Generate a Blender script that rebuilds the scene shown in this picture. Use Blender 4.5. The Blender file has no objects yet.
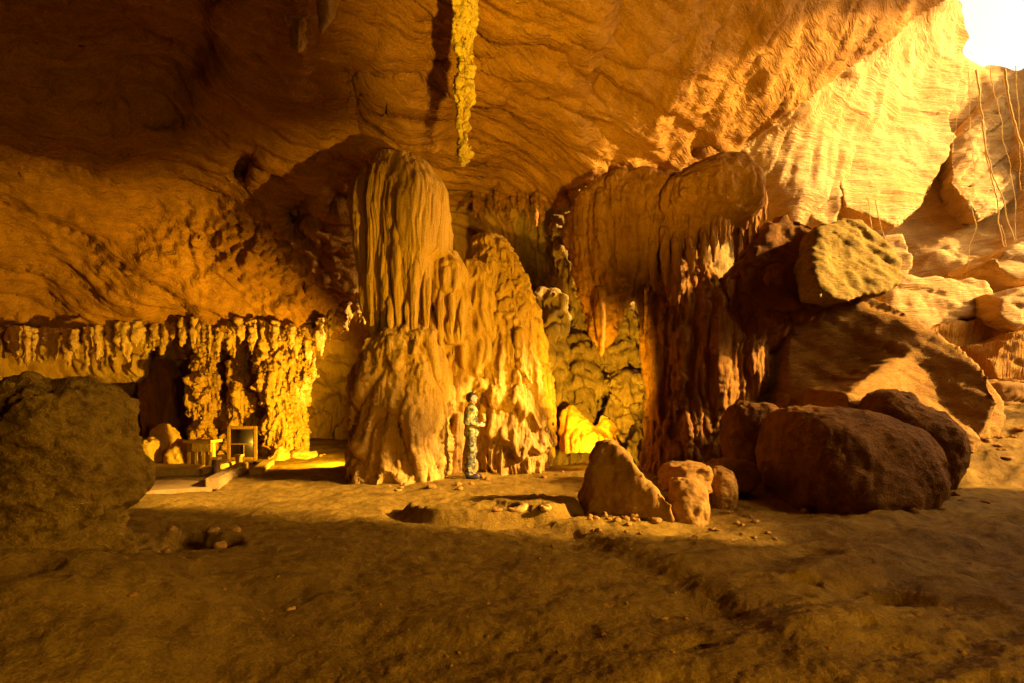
import bpy, math, random
import numpy as np
from mathutils import Vector

random.seed(7)
RNG = np.random.default_rng(11)
F, HZ, CAMH = 512.0, 410.0, 1.35
scene = bpy.context.scene
COL = scene.collection

# ------------------------------------------------------------------ numpy noise
_perm = RNG.permutation(256)
_perm = np.concatenate([_perm, _perm, _perm])
_g = RNG.normal(size=(256, 3)); _g /= np.linalg.norm(_g, axis=1)[:, None]

def perlin(p):
    p = np.asarray(p, float)
    i = np.floor(p).astype(np.int64); f = p - i; i &= 255
    u = f * f * f * (f * (f * 6 - 15) + 10)
    res = 0
    for dx in (0, 1):
        wx = u[:, 0] if dx else 1 - u[:, 0]
        a = _perm[i[:, 0] + dx]
        for dy in (0, 1):
            wy = u[:, 1] if dy else 1 - u[:, 1]
            b = _perm[a + i[:, 1] + dy]
            for dz in (0, 1):
                wz = u[:, 2] if dz else 1 - u[:, 2]
                g = _g[_perm[b + i[:, 2] + dz] & 255]
                d = g[:, 0] * (f[:, 0] - dx) + g[:, 1] * (f[:, 1] - dy) + g[:, 2] * (f[:, 2] - dz)
                res = res + wx * wy * wz * d
    return res * 1.5

def fbm(p, octs=4, gain=.5, lac=2.03):
    p = np.asarray(p, float); r = 0; a = 1.0
    for k in range(octs):
        r = r + a * perlin(p + 17.3 * k); a *= gain; p = p * lac
    return r

def billow(p, octs=3, gain=.5):
    p = np.asarray(p, float); r = 0; a = 1.0
    for k in range(octs):
        r = r + a * (np.abs(perlin(p + 9.1 * k)) * 2 - .5); a *= gain; p = p * 2.05
    return r

def cells(p):
    """distance to the nearest of jittered lattice points, for lumpy rock"""
    p = np.asarray(p, float); i = np.floor(p).astype(np.int64); best = np.full(len(p), 9.0)
    for dx in (-1, 0, 1):
        for dy in (-1, 0, 1):
            for dz in (-1, 0, 1):
                c = i + np.array([dx, dy, dz]); h = c & 255
                k = _perm[_perm[_perm[h[:, 0]] + h[:, 1]] + h[:, 2]] & 255
                q = c + .5 + .42 * _g[k]
                best = np.minimum(best, ((p - q) ** 2).sum(1))
    return np.sqrt(best)

def sstep(a, b, x):
    t = np.clip((x - a) / (b - a), 0, 1); return t * t * (3 - 2 * t)

# ------------------------------------------------------------------ coordinates
def at(px, py, Y):
    """the point at depth Y seen in direction (px, py) of the survey photograph"""
    return np.array([(px - 512) * Y / F, Y, CAMH - (py - HZ) * Y / F])

def on_floor(px, py):
    Y = CAMH * F / (py - HZ)
    return np.array([(px - 512) * Y / F, Y])

# ------------------------------------------------------------------ mesh helpers
def raw_mesh(name, verts, faces, smooth=True):
    me = bpy.data.meshes.new(name)
    verts = np.ascontiguousarray(verts, np.float32)
    if isinstance(faces, np.ndarray): faces = [faces]
    faces = [np.asarray(f, np.int32) for f in faces if len(f)]
    me.vertices.add(len(verts)); me.vertices.foreach_set('co', verts.ravel())
    idx = np.concatenate([f.ravel() for f in faces])
    tot = np.concatenate([np.full(len(f), f.shape[1], np.int32) for f in faces])
    st = np.concatenate([[0], np.cumsum(tot)[:-1]]).astype(np.int32)
    me.loops.add(len(idx)); me.loops.foreach_set('vertex_index', idx)
    me.polygons.add(len(tot)); me.polygons.foreach_set('loop_start', st)
    me.polygons.foreach_set('use_smooth', np.full(len(tot), smooth))
    me.update(calc_edges=True); me.validate()
    return me

def normals(verts, faces):
    n = np.zeros_like(verts, float)
    if isinstance(faces, np.ndarray): faces = [faces]
    for f in faces:
        if not len(f): continue
        if f.shape[1] == 4: fn = np.cross(verts[f[:, 2]] - verts[f[:, 0]], verts[f[:, 3]] - verts[f[:, 1]])
        else: fn = np.cross(verts[f[:, 1]] - verts[f[:, 0]], verts[f[:, 2]] - verts[f[:, 0]])
        for k in range(f.shape[1]):
            for c in range(3):
                n[:, c] += np.bincount(f[:, k], fn[:, c], len(verts))
    return n / np.maximum(np.linalg.norm(n, axis=1), 1e-9)[:, None]

def evaluated(verts, faces, mods):
    me = bpy.data.meshes.new('tmp')
    if isinstance(verts, tuple):                      # (points, edges, radii) for a skin
        me.from_pydata([tuple(v) for v in verts[0]], verts[1], [])
    else:
        bpy.data.meshes.remove(me); me = raw_mesh('tmp', verts, faces)
    o = bpy.data.objects.new('tmp', me); COL.objects.link(o)
    mods(o)
    dg = bpy.context.evaluated_depsgraph_get()
    ev = o.evaluated_get(dg); m = ev.to_mesh()
    v = np.empty(len(m.vertices) * 3, np.float32); m.vertices.foreach_get('co', v)
    lt = np.empty(len(m.polygons), np.int32); m.polygons.foreach_get('loop_total', lt)
    ls = np.empty(len(m.polygons), np.int32); m.polygons.foreach_get('loop_start', ls)
    li = np.empty(len(m.loops), np.int32); m.loops.foreach_get('vertex_index', li)
    q = ls[lt == 4]; t = ls[lt == 3]
    fs = []
    if len(q): fs.append(li[q[:, None] + np.arange(4)])
    if len(t): fs.append(li[t[:, None] + np.arange(3)])
    ev.to_mesh_clear()
    bpy.data.objects.remove(o); bpy.data.meshes.remove(me)
    return v.reshape(-1, 3).astype(float), fs

def remesh(verts, faces, voxel, smooth=2):
    def mods(o):
        m = o.modifiers.new('r', 'REMESH'); m.mode = 'VOXEL'; m.voxel_size = voxel; m.adaptivity = 0
        if smooth:
            s = o.modifiers.new('s', 'SMOOTH'); s.factor = .5; s.iterations = smooth
    return evaluated(verts, faces, mods)

def skin(points, edges, radii, root=0, sub=2):
    def mods(o):
        m = o.modifiers.new('k', 'SKIN'); m.branch_smoothing = .4
        for i, r in enumerate(radii):
            d = o.data.skin_vertices[0].data[i]
            d.radius = (r, r) if not isinstance(r, tuple) else r
            d.use_root = (i == root)
        s = o.modifiers.new('s', 'SUBSURF'); s.levels = sub; s.render_levels = sub
    me_in = (points, edges, radii)
    # skin layer exists only once the modifier is added
    return evaluated(me_in, None, mods)

def join(*parts):
    V, FQ, FT, off = [], [], [], 0
    for v, fs in parts:
        if isinstance(fs, np.ndarray): fs = [fs]
        V.append(v)
        for f in fs:
            (FQ if f.shape[1] == 4 else FT).append(f + off)
        off += len(v)
    out = []
    if FQ: out.append(np.concatenate(FQ))
    if FT: out.append(np.concatenate(FT))
    return np.concatenate(V), out

def biggest(VF):
    v, fs = VF; lab = np.arange(len(v))
    E = np.concatenate([np.stack([f[:, k], f[:, (k + 1) % f.shape[1]]], 1) for f in fs for k in range(f.shape[1])])
    while True:
        old = lab.copy(); m = np.minimum(lab[E[:, 0]], lab[E[:, 1]])
        np.minimum.at(lab, E[:, 0], m); np.minimum.at(lab, E[:, 1], m); lab = lab[lab]
        if (old == lab).all(): break
    k = np.bincount(lab).argmax(); keep = lab == k; idx = np.cumsum(keep) - 1
    return v[keep], [idx[f[keep[f].all(1)]] for f in fs]

def pchip(t, y, q):
    t = np.asarray(t, float); y = np.asarray(y, float)
    h = np.diff(t); d = np.diff(y) / h; m = np.zeros_like(y)
    m[0] = d[0]; m[-1] = d[-1]
    for i in range(1, len(y) - 1):
        if d[i - 1] * d[i] > 0:
            w1 = 2 * h[i] + h[i - 1]; w2 = h[i] + 2 * h[i - 1]
            m[i] = (w1 + w2) / (w1 / d[i - 1] + w2 / d[i])
    k = np.clip(np.searchsorted(t, q, side='right') - 1, 0, len(h) - 1)
    s = (q - t[k]) / h[k]
    return ((2 * s**3 - 3 * s**2 + 1) * y[k] + (s**3 - 2 * s**2 + s) * h[k] * m[k]
            + (-2 * s**3 + 3 * s**2) * y[k + 1] + (s**3 - s**2) * h[k] * m[k + 1])

def loft(rows, nz=90, nt=110, ex=2.3, skew=0.0, yaw=0.0):
    """a closed body of rings; rows: (py, left px, right px, depth, half depth) from the top down"""
    R = []
    for py, xl, xr, Y, ry in rows:
        a = at(xl, py, Y); b = at(xr, py, Y)
        R.append(((a[0] + b[0]) / 2, Y, a[2], (b[0] - a[0]) / 2, ry))
    R = np.array(R)
    t = np.concatenate([[0], np.cumsum(np.hypot(np.diff(R[:, 2]), np.diff(R[:, 3])) + 1e-4)])
    q = np.linspace(0, t[-1], nz)
    cx, cy, cz, rx, ry = [pchip(t, R[:, k], q) for k in range(5)]
    th = np.linspace(0, 2 * np.pi, nt, endpoint=False)
    c, s = np.cos(th), np.sin(th)
    ux = np.sign(c) * np.abs(c) ** (2 / ex); uy = np.sign(s) * np.abs(s) ** (2 / ex)
    X = cx[:, None] + rx[:, None] * ux
    Yv = cy[:, None] + ry[:, None] * uy + skew * (rx[:, None] * ux)
    Z = np.repeat(cz[:, None], nt, 1)
    V = np.stack([X, Yv, Z], -1).reshape(-1, 3)
    i = np.arange(nz - 1)[:, None] * nt; j = np.arange(nt); j2 = (j + 1) % nt
    Q = np.stack([i + j, i + nt + j, i + nt + j2, i + j2], -1).reshape(-1, 4)
    top = len(V); V = np.concatenate([V, [[cx[0], cy[0], cz[0]], [cx[-1], cy[-1], cz[-1]]]])
    T = np.concatenate([np.stack([np.full(nt, top), j, j2], -1),
                        np.stack([np.full(nt, top + 1), (nz - 1) * nt + j2, (nz - 1) * nt + j], -1)])
    return V, [Q, T]

def ellipsoid(c, r, nz=24, nt=32):
    ph = np.linspace(0.03, np.pi - .03, nz); th = np.linspace(0, 2 * np.pi, nt, endpoint=False)
    V = np.stack([np.outer(np.sin(ph), np.cos(th)), np.outer(np.sin(ph), np.sin(th)), np.outer(np.cos(ph), np.ones(nt))], -1).reshape(-1, 3)
    V = V * np.array(r) + np.array(c)
    i = np.arange(nz - 1)[:, None] * nt; j = np.arange(nt); j2 = (j + 1) % nt
    Q = np.stack([i + j, i + nt + j, i + nt + j2, i + j2], -1).reshape(-1, 4)
    n = len(V); V = np.concatenate([V, [V[:nt].mean(0), V[-nt:].mean(0)]])
    T = np.concatenate([np.stack([np.full(nt, n), j, j2], -1), np.stack([np.full(nt, n + 1), (nz - 1) * nt + j2, (nz - 1) * nt + j], -1)])
    return V, [Q, T]

def prism(poly, Y, thick, skew=0.0, back=.8, zlean=0.0):
    """a block: outline (px, py) at depth Y, real thickness behind it; skew turns its face, zlean leans it back"""
    P = np.array([at(x, y, Y) for x, y in poly]); c = P.mean(0)
    f = np.array([at(x, y, (Y - skew * c[0] + zlean * (CAMH - c[2])) / (1 - skew * (x - 512) / F - zlean * (HZ - y) / F)) for x, y in poly]); c = f.mean(0)
    b = c + (f - c) * back; b[:, 1] += thick
    n = len(P); V = np.concatenate([f, b, [f.mean(0)], [b.mean(0)]])
    j = np.arange(n); j2 = (j + 1) % n
    Q = np.stack([j, j2, j2 + n, j + n], -1)
    T = np.concatenate([np.stack([np.full(n, 2 * n), j2, j], -1), np.stack([np.full(n, 2 * n + 1), j + n, j2 + n], -1)])
    return V, [Q, T]

def displace(VF, *fns):
    v, f = VF
    for fn in fns:
        n = normals(v, f)
        d = fn(v, n); v = v + n * (d - d.mean())[:, None]
    return v, f

def chisel(VF, n=16, lo=.04, hi=.16, seed=1, flat=.5):
    """broken faces: random planes cut the outer part of the rock away"""
    r = np.random.default_rng(seed); v, f = VF; v = v.copy(); c = v.mean(0)
    for _ in range(n):
        d = r.normal(size=3); d[2] *= flat + .5; d /= np.linalg.norm(d)
        h = (v - c) @ d; o = h.max() * (1 - r.uniform(lo, hi)); v -= np.maximum(0, h - o)[:, None] * d * .95
    return v, f
# displacement recipes (metres along the normal)
def d_fbm(freq, amp, octs=4, off=0.0):
    return lambda p, n: amp * fbm(p * freq + off, octs)
def d_billow(freq, amp, octs=3):
    return lambda p, n: amp * billow(p * freq, octs)
def d_flute(k, amp, kz=.06, octs=2, wob=.09):
    def fn(p, n):
        q = p.copy(); w = fbm(p * .8, 2) * wob
        q[:, 0] += w; q[:, 1] += w
        q = q * np.array([k, k, k * kz])
        return amp * billow(q, octs) * (1 - np.abs(n[:, 2]) ** 2) 
    return fn
def d_cascade(f, amp, seed=0.0):
    def fn(p, n):
        s = p[:, 2] * f + 1.6 * fbm(p * np.array([.9, .9, .25]) + seed, 3)
        s = s - np.floor(s)
        lip = np.where(s < .18, s / .18, ((1 - s) / .82) ** .9)
        return amp * (lip - .5) * (1 - np.abs(n[:, 2]))
    return fn
def d_strata(nrm, freq, amp, off=0.0, wob=.5):
    nrm = np.array(nrm, float); nrm /= np.linalg.norm(nrm)
    def fn(p, n):
        s = (p @ nrm) * freq + off + wob * fbm(p * .6, 3)
        i = np.floor(s); fr = s - i
        q = np.stack([i * 7.31, p[:, 0] * .6, p[:, 2] * .6 + p[:, 1] * .4], 1)
        return amp * (perlin(q) * 1.2 + .35 * sstep(0, .2, fr) * (1 - sstep(.8, 1, fr)))
    return fn
def d_lump(freq, amp, stretch=(1, 1, 1)):
    st = np.array(stretch, float)
    def fn(p, n):
        q = p * freq * st + .35 * np.stack([fbm(p * 1.3, 2), fbm(p * 1.3 + 5, 2), fbm(p * 1.3 + 9, 2)], 1)
        return amp * (.75 - np.minimum(cells(q), .95))
    return fn
def d_facet(freq, amp, off=0.0):
    """broken, angular rock: flat patches of different tilt"""
    def fn(p, n):
        q = p * freq + off; a = np.full(len(p), 1e9)
        for k in range(5):
            d = _g[k * 13 + 5]
            a = np.minimum(a, perlin(q * .7 + k * 7.7) + .25 * np.sin((q @ d) * 2 + k))
        return amp * a
    return fn

# ------------------------------------------------------------------ objects
def tag(o, label=None, cat=None, group=None, kind=None):
    if label: o['label'] = label
    if cat: o['category'] = cat
    if group: o['group'] = group
    if kind: o['kind'] = kind
    return o
def thing(name, base, label, cat, group=None):
    o = bpy.data.objects.new(name, None); COL.objects.link(o)
    o.empty_display_size = .2; o.location = base
    o['_b'] = 0; del o['_b']
    return tag(o, label, cat, group)
def put(name, VF, mat, parent=None, base=None, smooth=True, label=None, cat=None, group=None, kind=None, offset=None):
    v, f = VF
    v = np.asarray(v, float)
    if parent is not None:
        org = np.zeros(3); q = parent
        while q is not None:
            org += np.array(q.location); q = q.parent
        me = raw_mesh(name, v - org, f, smooth)
        o = bpy.data.objects.new(name, me)
        o.parent = parent
    else:
        if base is None: base = [v[:, 0].mean(), v[:, 1].mean(), v[:, 2].min()]
        me = raw_mesh(name, v - np.array(base), f, smooth)
        o = bpy.data.objects.new(name, me); o.location = base
    COL.objects.link(o); me.materials.append(mat)
    return tag(o, label, cat, group, kind)

# ------------------------------------------------------------------ materials
def rock(name, ca, cb, cc=None, scale=1.0, bump=.5, bscale=9.0, rough=.8, stretch=(1, 1, 1), stain=.5, fine=60.0, spec=.06, dist=.03, bed=None):
    m = bpy.data.materials.new(name); m.use_nodes = True
    nt = m.node_tree; N = nt.nodes; L = nt.links
    b = N['Principled BSDF']; b.inputs['Roughness'].default_value = rough
    b.inputs['Specular IOR Level'].default_value = spec
    geo = N.new('ShaderNodeNewGeometry')
    mp = N.new('ShaderNodeMapping'); mp.inputs['Scale'].default_value = stretch
    if bed:
        mr = N.new('ShaderNodeMapping'); L.new(geo.outputs['Position'], mr.inputs['Vector'])
        mr.inputs['Rotation'].default_value = Vector(bed).rotation_difference(Vector((0, 0, 1))).to_euler()
        L.new(mr.outputs['Vector'], mp.inputs['Vector'])
    else: L.new(geo.outputs['Position'], mp.inputs['Vector'])
    def noise(s, det, rg=.55, src=None, dis=0.0):
        n = N.new('ShaderNodeTexNoise'); n.inputs['Scale'].default_value = s; n.inputs['Detail'].default_value = det
        n.inputs['Roughness'].default_value = rg; n.inputs['Distortion'].default_value = dis
        L.new((src or mp).outputs[0], n.inputs['Vector']); return n
    n1 = noise(scale, 8, .62, dis=.15)
    r1 = N.new('ShaderNodeValToRGB'); e = r1.color_ramp.elements
    e[0].position = .34; e[1].position = .66; e[0].color = (*ca, 1); e[1].color = (*cb, 1)
    L.new(n1.outputs['Fac'], r1.inputs['Fac'])
    n2 = noise(scale * 4.3, 9, .7, dis=.2)
    r2 = N.new('ShaderNodeValToRGB'); e = r2.color_ramp.elements
    e[0].position = .46; e[1].position = .68; e[0].color = (0, 0, 0, 1); e[1].color = (stain,) * 3 + (1,)
    L.new(n2.outputs['Fac'], r2.inputs['Fac'])
    mx = N.new('ShaderNodeMix'); mx.data_type = 'RGBA'
    L.new(r2.outputs['Color'], mx.inputs['Factor']); L.new(r1.outputs['Color'], mx.inputs['A'])
    mx.inputs['B'].default_value = (*(cc or tuple(x * .4 for x in ca)), 1)
    n3 = noise(fine, 4, .6, src=geo)
    r3 = N.new('ShaderNodeMapRange'); r3.inputs['From Min'].default_value = .3; r3.inputs['From Max'].default_value = .7
    r3.inputs['To Min'].default_value = .72; r3.inputs['To Max'].default_value = 1.2
    L.new(n3.outputs['Fac'], r3.inputs['Value'])
    mu = N.new('ShaderNodeMix'); mu.data_type = 'RGBA'; mu.blend_type = 'MULTIPLY'; mu.inputs['Factor'].default_value = 1
    L.new(mx.outputs['Result'], mu.inputs['A']); L.new(r3.outputs['Result'], mu.inputs['B'])
    L.new(mu.outputs['Result'], b.inputs['Base Color'])
    n4 = noise(bscale, 10, .66)
    lay = None
    if bed:
        prev = None
        for sc_, st_, dd in ((1.0, (.16, .16, 2.3), .14), (1.0, (.4, .12, 4.0), .05)):
            mq_ = N.new('ShaderNodeMapping'); mq_.inputs['Scale'].default_value = st_; L.new(mr.outputs['Vector'], mq_.inputs['Vector'])
            if prev is not None: mq_.inputs['Rotation'].default_value = (.25, .9, .3)
            nn_ = noise(sc_, 5, .6, src=mq_, dis=.12)
            rm = N.new('ShaderNodeValToRGB'); e = rm.color_ramp.elements
            e[0].position = .40; e[0].color = (0, 0, 0, 1); e[1].position = .62; e[1].color = (1, 1, 1, 1)
            for p_, v_ in ((.455, .35), (.475, .12), (.53, .7), (.545, .45)):
                k_ = e.new(p_); k_.color = (v_, v_, v_, 1)
            L.new(nn_.outputs['Fac'], rm.inputs['Fac'])
            lb = N.new('ShaderNodeBump'); lb.inputs['Strength'].default_value = .5; lb.inputs['Distance'].default_value = dd
            L.new(rm.outputs['Color'], lb.inputs['Height'])
            if prev is not None: L.new(prev.outputs['Normal'], lb.inputs['Normal'])
            prev = lb
        lay = prev
    bp = N.new('ShaderNodeBump'); bp.inputs['Strength'].default_value = bump; bp.inputs['Distance'].default_value = dist
    L.new(n4.outputs['Fac'], bp.inputs['Height'])
    if lay is not None: L.new(lay.outputs['Normal'], bp.inputs['Normal'])
    bp2 = N.new('ShaderNodeBump'); bp2.inputs['Strength'].default_value = bump * .8; bp2.inputs['Distance'].default_value = dist * .4
    L.new(n3.outputs['Fac'], bp2.inputs['Height']); L.new(bp.outputs['Normal'], bp2.inputs['Normal'])
    L.new(bp2.outputs['Normal'], b.inputs['Normal'])
    return m
def plain(name, c, rough=.7, metal=0, emit=0, ec=None, var=.25, s=25):
    m = bpy.data.materials.new(name); m.use_nodes = True
    nt = m.node_tree; N = nt.nodes; L = nt.links; b = N['Principled BSDF']
    b.inputs['Roughness'].default_value = rough; b.inputs['Metallic'].default_value = metal
    n = N.new('ShaderNodeTexNoise'); n.inputs['Scale'].default_value = s; n.inputs['Detail'].default_value = 6
    g = N.new('ShaderNodeNewGeometry'); L.new(g.outputs['Position'], n.inputs['Vector'])
    r = N.new('ShaderNodeValToRGB'); e = r.color_ramp.elements
    e[0].position = .3; e[1].position = .7
    e[0].color = (*[x * (1 - var) for x in c], 1); e[1].color = (*[min(1, x * (1 + var)) for x in c], 1)
    L.new(n.outputs['Fac'], r.inputs['Fac']); L.new(r.outputs['Color'], b.inputs['Base Color'])
    if emit:
        b.inputs['Emission Color'].default_value = (*ec, 1); b.inputs['Emission Strength'].default_value = emit
    return m
def camo(name, cs, s=9.0):
    m = bpy.data.materials.new(name); m.use_nodes = True
    nt = m.node_tree; N = nt.nodes; L = nt.links; b = N['Principled BSDF']; b.inputs['Roughness'].default_value = .9
    n = N.new('ShaderNodeTexNoise'); n.inputs['Scale'].default_value = s; n.inputs['Detail'].default_value = 2
    n.inputs['Distortion'].default_value = .8
    g = N.new('ShaderNodeNewGeometry'); L.new(g.outputs['Position'], n.inputs['Vector'])
    r = N.new('ShaderNodeValToRGB'); r.color_ramp.interpolation = 'CONSTANT'
    e = r.color_ramp.elements; e[0].position = 0; e[0].color = (*cs[0], 1); e[1].position = .42; e[1].color = (*cs[1], 1)
    for p_, c in ((.5, cs[2]), (.57, cs[3])):
        k = r.color_ramp.elements.new(p_); k.color = (*c, 1)
    L.new(n.outputs['Fac'], r.inputs['Fac']); L.new(r.outputs['Color'], b.inputs['Base Color'])
    return m

M_CEIL = rock('cave_limestone', (.43, .212, .022), (.32, .145, .014), (.15, .06, .006), scale=.7, bump=.5, bscale=3.0, dist=.08, stain=.55, fine=30, bed=(-.62, .78, .08), stretch=(.38, .38, 1.5))
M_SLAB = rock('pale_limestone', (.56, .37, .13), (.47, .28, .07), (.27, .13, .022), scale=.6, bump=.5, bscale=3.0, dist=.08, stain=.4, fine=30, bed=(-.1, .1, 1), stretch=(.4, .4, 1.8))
M_FLOW = rock('flowstone_calcite', (.53, .305, .034), (.44, .240, .026), (.25, .12, .013), scale=.8, bump=.8, bscale=8, dist=.06, stretch=(1.8, 1.8, .22), stain=.6, fine=45, rough=.6, spec=.2)
M_RED = rock('red_flowstone', (.35, .165, .016), (.26, .11, .011), (.13, .045, .006), scale=.9, bump=.8, bscale=8, dist=.07, stretch=(1.5, 1.5, .35), stain=.6, fine=45, rough=.7)
M_PALE = rock('pale_calcite', (.62, .40, .085), (.50, .29, .05), (.32, .15, .02), scale=1.2, bump=.5, bscale=8, dist=.05, stretch=(1.3, 1.3, .5), stain=.6, fine=40)
M_GREY = rock('grey_flowstone', (.36, .24, .055), (.26, .16, .032), (.13, .07, .012), scale=1.2, bump=.8, bscale=8, dist=.08, stretch=(1.3, 1.3, .6), stain=.6, fine=40)
M_BOUL = rock('brown_boulder', (.25, .115, .012), (.18, .075, .008), (.10, .04, .005), scale=1.0, bump=.9, bscale=7, dist=.07, stain=.8, fine=50)
M_OLIVE = rock('olive_mossy_stone', (.34, .225, .028), (.25, .155, .017), (.11, .06, .007), scale=2.0, bump=.7, bscale=9, dist=.05, stain=.7, fine=50, stretch=(1, 1, 2.4))
M_GOLD = rock('golden_boulder', (.42, .225, .03), (.31, .15, .018), (.16, .07, .008), scale=.9, bump=.9, bscale=6, dist=.07, stain=.7, fine=50, stretch=(.7, .7, 1.8))
M_MOSS = rock('mossy_stone', (.36, .21, .015), (.26, .145, .010), (.09, .045, .005), scale=1.6, bump=1.0, bscale=9, dist=.08, stain=.9, fine=55, rough=.9)
M_FLOOR = rock('packed_earth', (.27, .158, .013), (.19, .105, .009), (.10, .050, .005), scale=1.1, bump=.7, bscale=13, dist=.05, stain=.8, fine=60, rough=.8)
M_STONE = rock('loose_stone', (.34, .18, .028), (.25, .12, .018), None, scale=3, bump=.6, bscale=20, dist=.02, stain=.6, fine=90)
M_DRIP = rock('yellow_calcite', (.80, .60, .07), (.66, .44, .05), (.26, .13, .016), scale=2.2, bump=.6, bscale=10, dist=.04, stretch=(1.4, 1.4, .5), stain=.7, fine=60)
M_CONC = rock('worn_concrete', (.42, .27, .06), (.34, .20, .04), (.2, .10, .02), scale=2, bump=.3, bscale=18, dist=.01, stain=.5, fine=90)
M_WOOD = rock('old_wood', (.30, .16, .03), (.22, .11, .02), (.10, .05, .01), scale=3, bump=.4, bscale=20, dist=.01, stretch=(1, 1, 6), stain=.5, fine=80)
M_DARKWOOD = rock('dark_post_wood', (.07, .035, .010), (.05, .024, .006), (.02, .01, .003), scale=3, bump=.4, bscale=20, dist=.01, stretch=(4, 4, 1), stain=.5, fine=80)
M_BOARD = plain('dark_board', (.022, .014, .006), .45)
M_ROOT = rock('dry_root', (.80, .60, .24), (.66, .44, .14), None, scale=3, bump=.4, bscale=20, dist=.01, fine=80)

# ------------------------------------------------------------------ floor
_apron = np.array([on_floor(x, y) for x, y in ((540, 524), (575, 533), (640, 560), (720, 600), (775, 640), (825, 690), (860, 760))])
def poly_sd(px, py, line):
    """signed distance to a polyline (positive on the right-hand side walking along it, y down)"""
    best = np.full(px.shape, 1e9); sg = np.zeros(px.shape); end = np.zeros(px.shape)
    for k in range(len(line) - 1):
        a, b = np.array(line[k], float), np.array(line[k + 1], float); d = b - a; L2 = d @ d
        t = ((px - a[0]) * d[0] + (py - a[1]) * d[1]) / L2
        tc = np.clip(t, 0, 1)
        ex, ey = px - a[0] - tc * d[0], py - a[1] - tc * d[1]
        dist = np.hypot(ex, ey); cr = d[0] * (py - a[1]) - d[1] * (px - a[0])
        m = dist < best
        best = np.where(m, dist, best); sg = np.where(m, np.sign(cr), sg)
        over = np.zeros(px.shape)
        if k == 0: over = np.maximum(over, np.maximum(-t, 0) * math.sqrt(L2))
        if k == len(line) - 2: over = np.maximum(over, np.maximum(t - 1, 0) * math.sqrt(L2))
        end = np.where(m, over, end)
    return best * sg, end

def floor_h(x, y):
    x = np.asarray(x, float); y = np.asarray(y, float)
    p = np.stack([x, y, np.zeros_like(x)], -1).reshape(-1, 3)
    h = (.07 * fbm(p * .45, 3) + .022 * fbm(p * 2.0 + 3, 3) + .014 * fbm(p * 6 + 8, 3) + .007 * fbm(p * 21 + 3, 3)).reshape(x.shape)
    near = sstep(1.0, 3.0, y)
    # ramp of earth rising at the right, towards the daylight
    r = sstep(5.0, 8.0, x + .25 * (y - 9)) * sstep(8.2, 13.0, y)
    h = h + 1.55 * r + .05 * r * fbm(p * 1.7 + 20, 4).reshape(x.shape)
    h = h + .22 * sstep(14, 19, y) * (x < 3)
    # swelling round the foot of the left stalagmite
    d = np.hypot((x + 3.55) / 1.45, (y - 3.35) / 1.35)
    h = h + (.30 + .05 * fbm(p * np.array([1.2, 4, 1]) + 2, 3).reshape(x.shape)) * np.exp(-(d ** 2) * 1.1)
    h = h + (.34 + .12 * fbm(p * np.array([2, 2, 1]) + 5, 4).reshape(x.shape)) * sstep(-1.3, -2.7, x) * np.exp(-((y - 2.6) / .9) ** 2)
    # smooth apron with a worn edge, foreground centre
    sd, end = poly_sd(x, y, _apron)
    h = h + .11 * (.5 + .5 * np.tanh(sd / .12)) * np.exp(-np.abs(sd) / 1.6) * np.exp(-end / .6) 
    # rimstone basin
    q = np.hypot((x + .25) / 1.25, (y - 6.75) / .78) + .12 * perlin(p * 1.9 + 4).reshape(x.shape)
    rim = 1 - sstep(.88, 1.0, q)
    h = h + rim * (.13 + .035 * fbm(p * 5 + 2, 3).reshape(x.shape)) - .05 * np.exp(-((q - 1.08) / .1) ** 2)
    # dark broken hole beside the left stalagmite
    a = on_floor(178, 543)
    q2 = np.hypot((x - a[0]) / .75, (y - a[1]) / .42) + .3 * perlin(p * 2.6 + 9).reshape(x.shape)
    h = h - .20 * (1 - sstep(.5, 1.0, q2)) + .05 * (1 - sstep(.6, 1.3, q2)) * fbm(p * 6, 3).reshape(x.shape)
    for px_, py_, rx, ry_, dp in ((795, 588, .20, .13, .07), (905, 602, .26, .17, .08), (990, 575, .3, .2, .05), (700, 650, .2, .1, .04)):
        a = on_floor(px_, py_)
        q3 = np.hypot((x - a[0]) / rx, (y - a[1]) / ry_) + .5 * perlin(p * 4 + 31).reshape(x.shape)
        h = h - dp * (1 - sstep(.3, 1.1, q3))
    # shallow gullies on the right
    g = fbm(np.stack([x * .5 + y * .25, y * 1.5 - x * .5, 0 * x], -1).reshape(-1, 3), 4).reshape(x.shape)
    h = h + .09 * g * sstep(.5, 3, x) * near + .035 * g * near
    return h

ys = np.concatenate([np.linspace(-9, 1.2, 24), 1.35 * np.exp(np.linspace(0, math.log(26 / 1.35), 420))])
us = np.concatenate([np.linspace(-3.0, -1.12, 24), np.linspace(-1.1, 1.1, 560), np.linspace(1.12, 3.0, 24)])
Yg, Ug = np.meshgrid(ys, us, indexing='ij')
Xg = Ug * np.maximum(Yg, 4.0 * np.exp(-np.maximum(Yg - 1.2, 0) * .7) + .0 * Yg) if False else Ug * np.where(Yg > 1.2, np.sqrt(Yg ** 2 + 9.0 * np.exp(-(Yg - 1.2) / .5)), np.sqrt(1.44 + 9.0))
Zg = floor_h(Xg, Yg)
nY, nU = Xg.shape
i = np.arange(nY - 1)[:, None] * nU; j = np.arange(nU - 1)
FQ = np.stack([i + j, i + j + 1, i + nU + j + 1, i + nU + j], -1).reshape(-1, 4)
put('ground', (np.stack([Xg, Yg, Zg], -1).reshape(-1, 3), FQ), M_FLOOR, base=(0, 0, 0), kind='structure',
    label='trodden earth floor of the cave with worn hollows', cat='ground')

SUN_EL, SUN_AZ = math.radians(24), math.radians(103)
SUN_D = np.array([math.sin(SUN_AZ) * math.cos(SUN_EL), math.cos(SUN_AZ) * math.cos(SUN_EL), math.sin(SUN_EL)])
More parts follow.
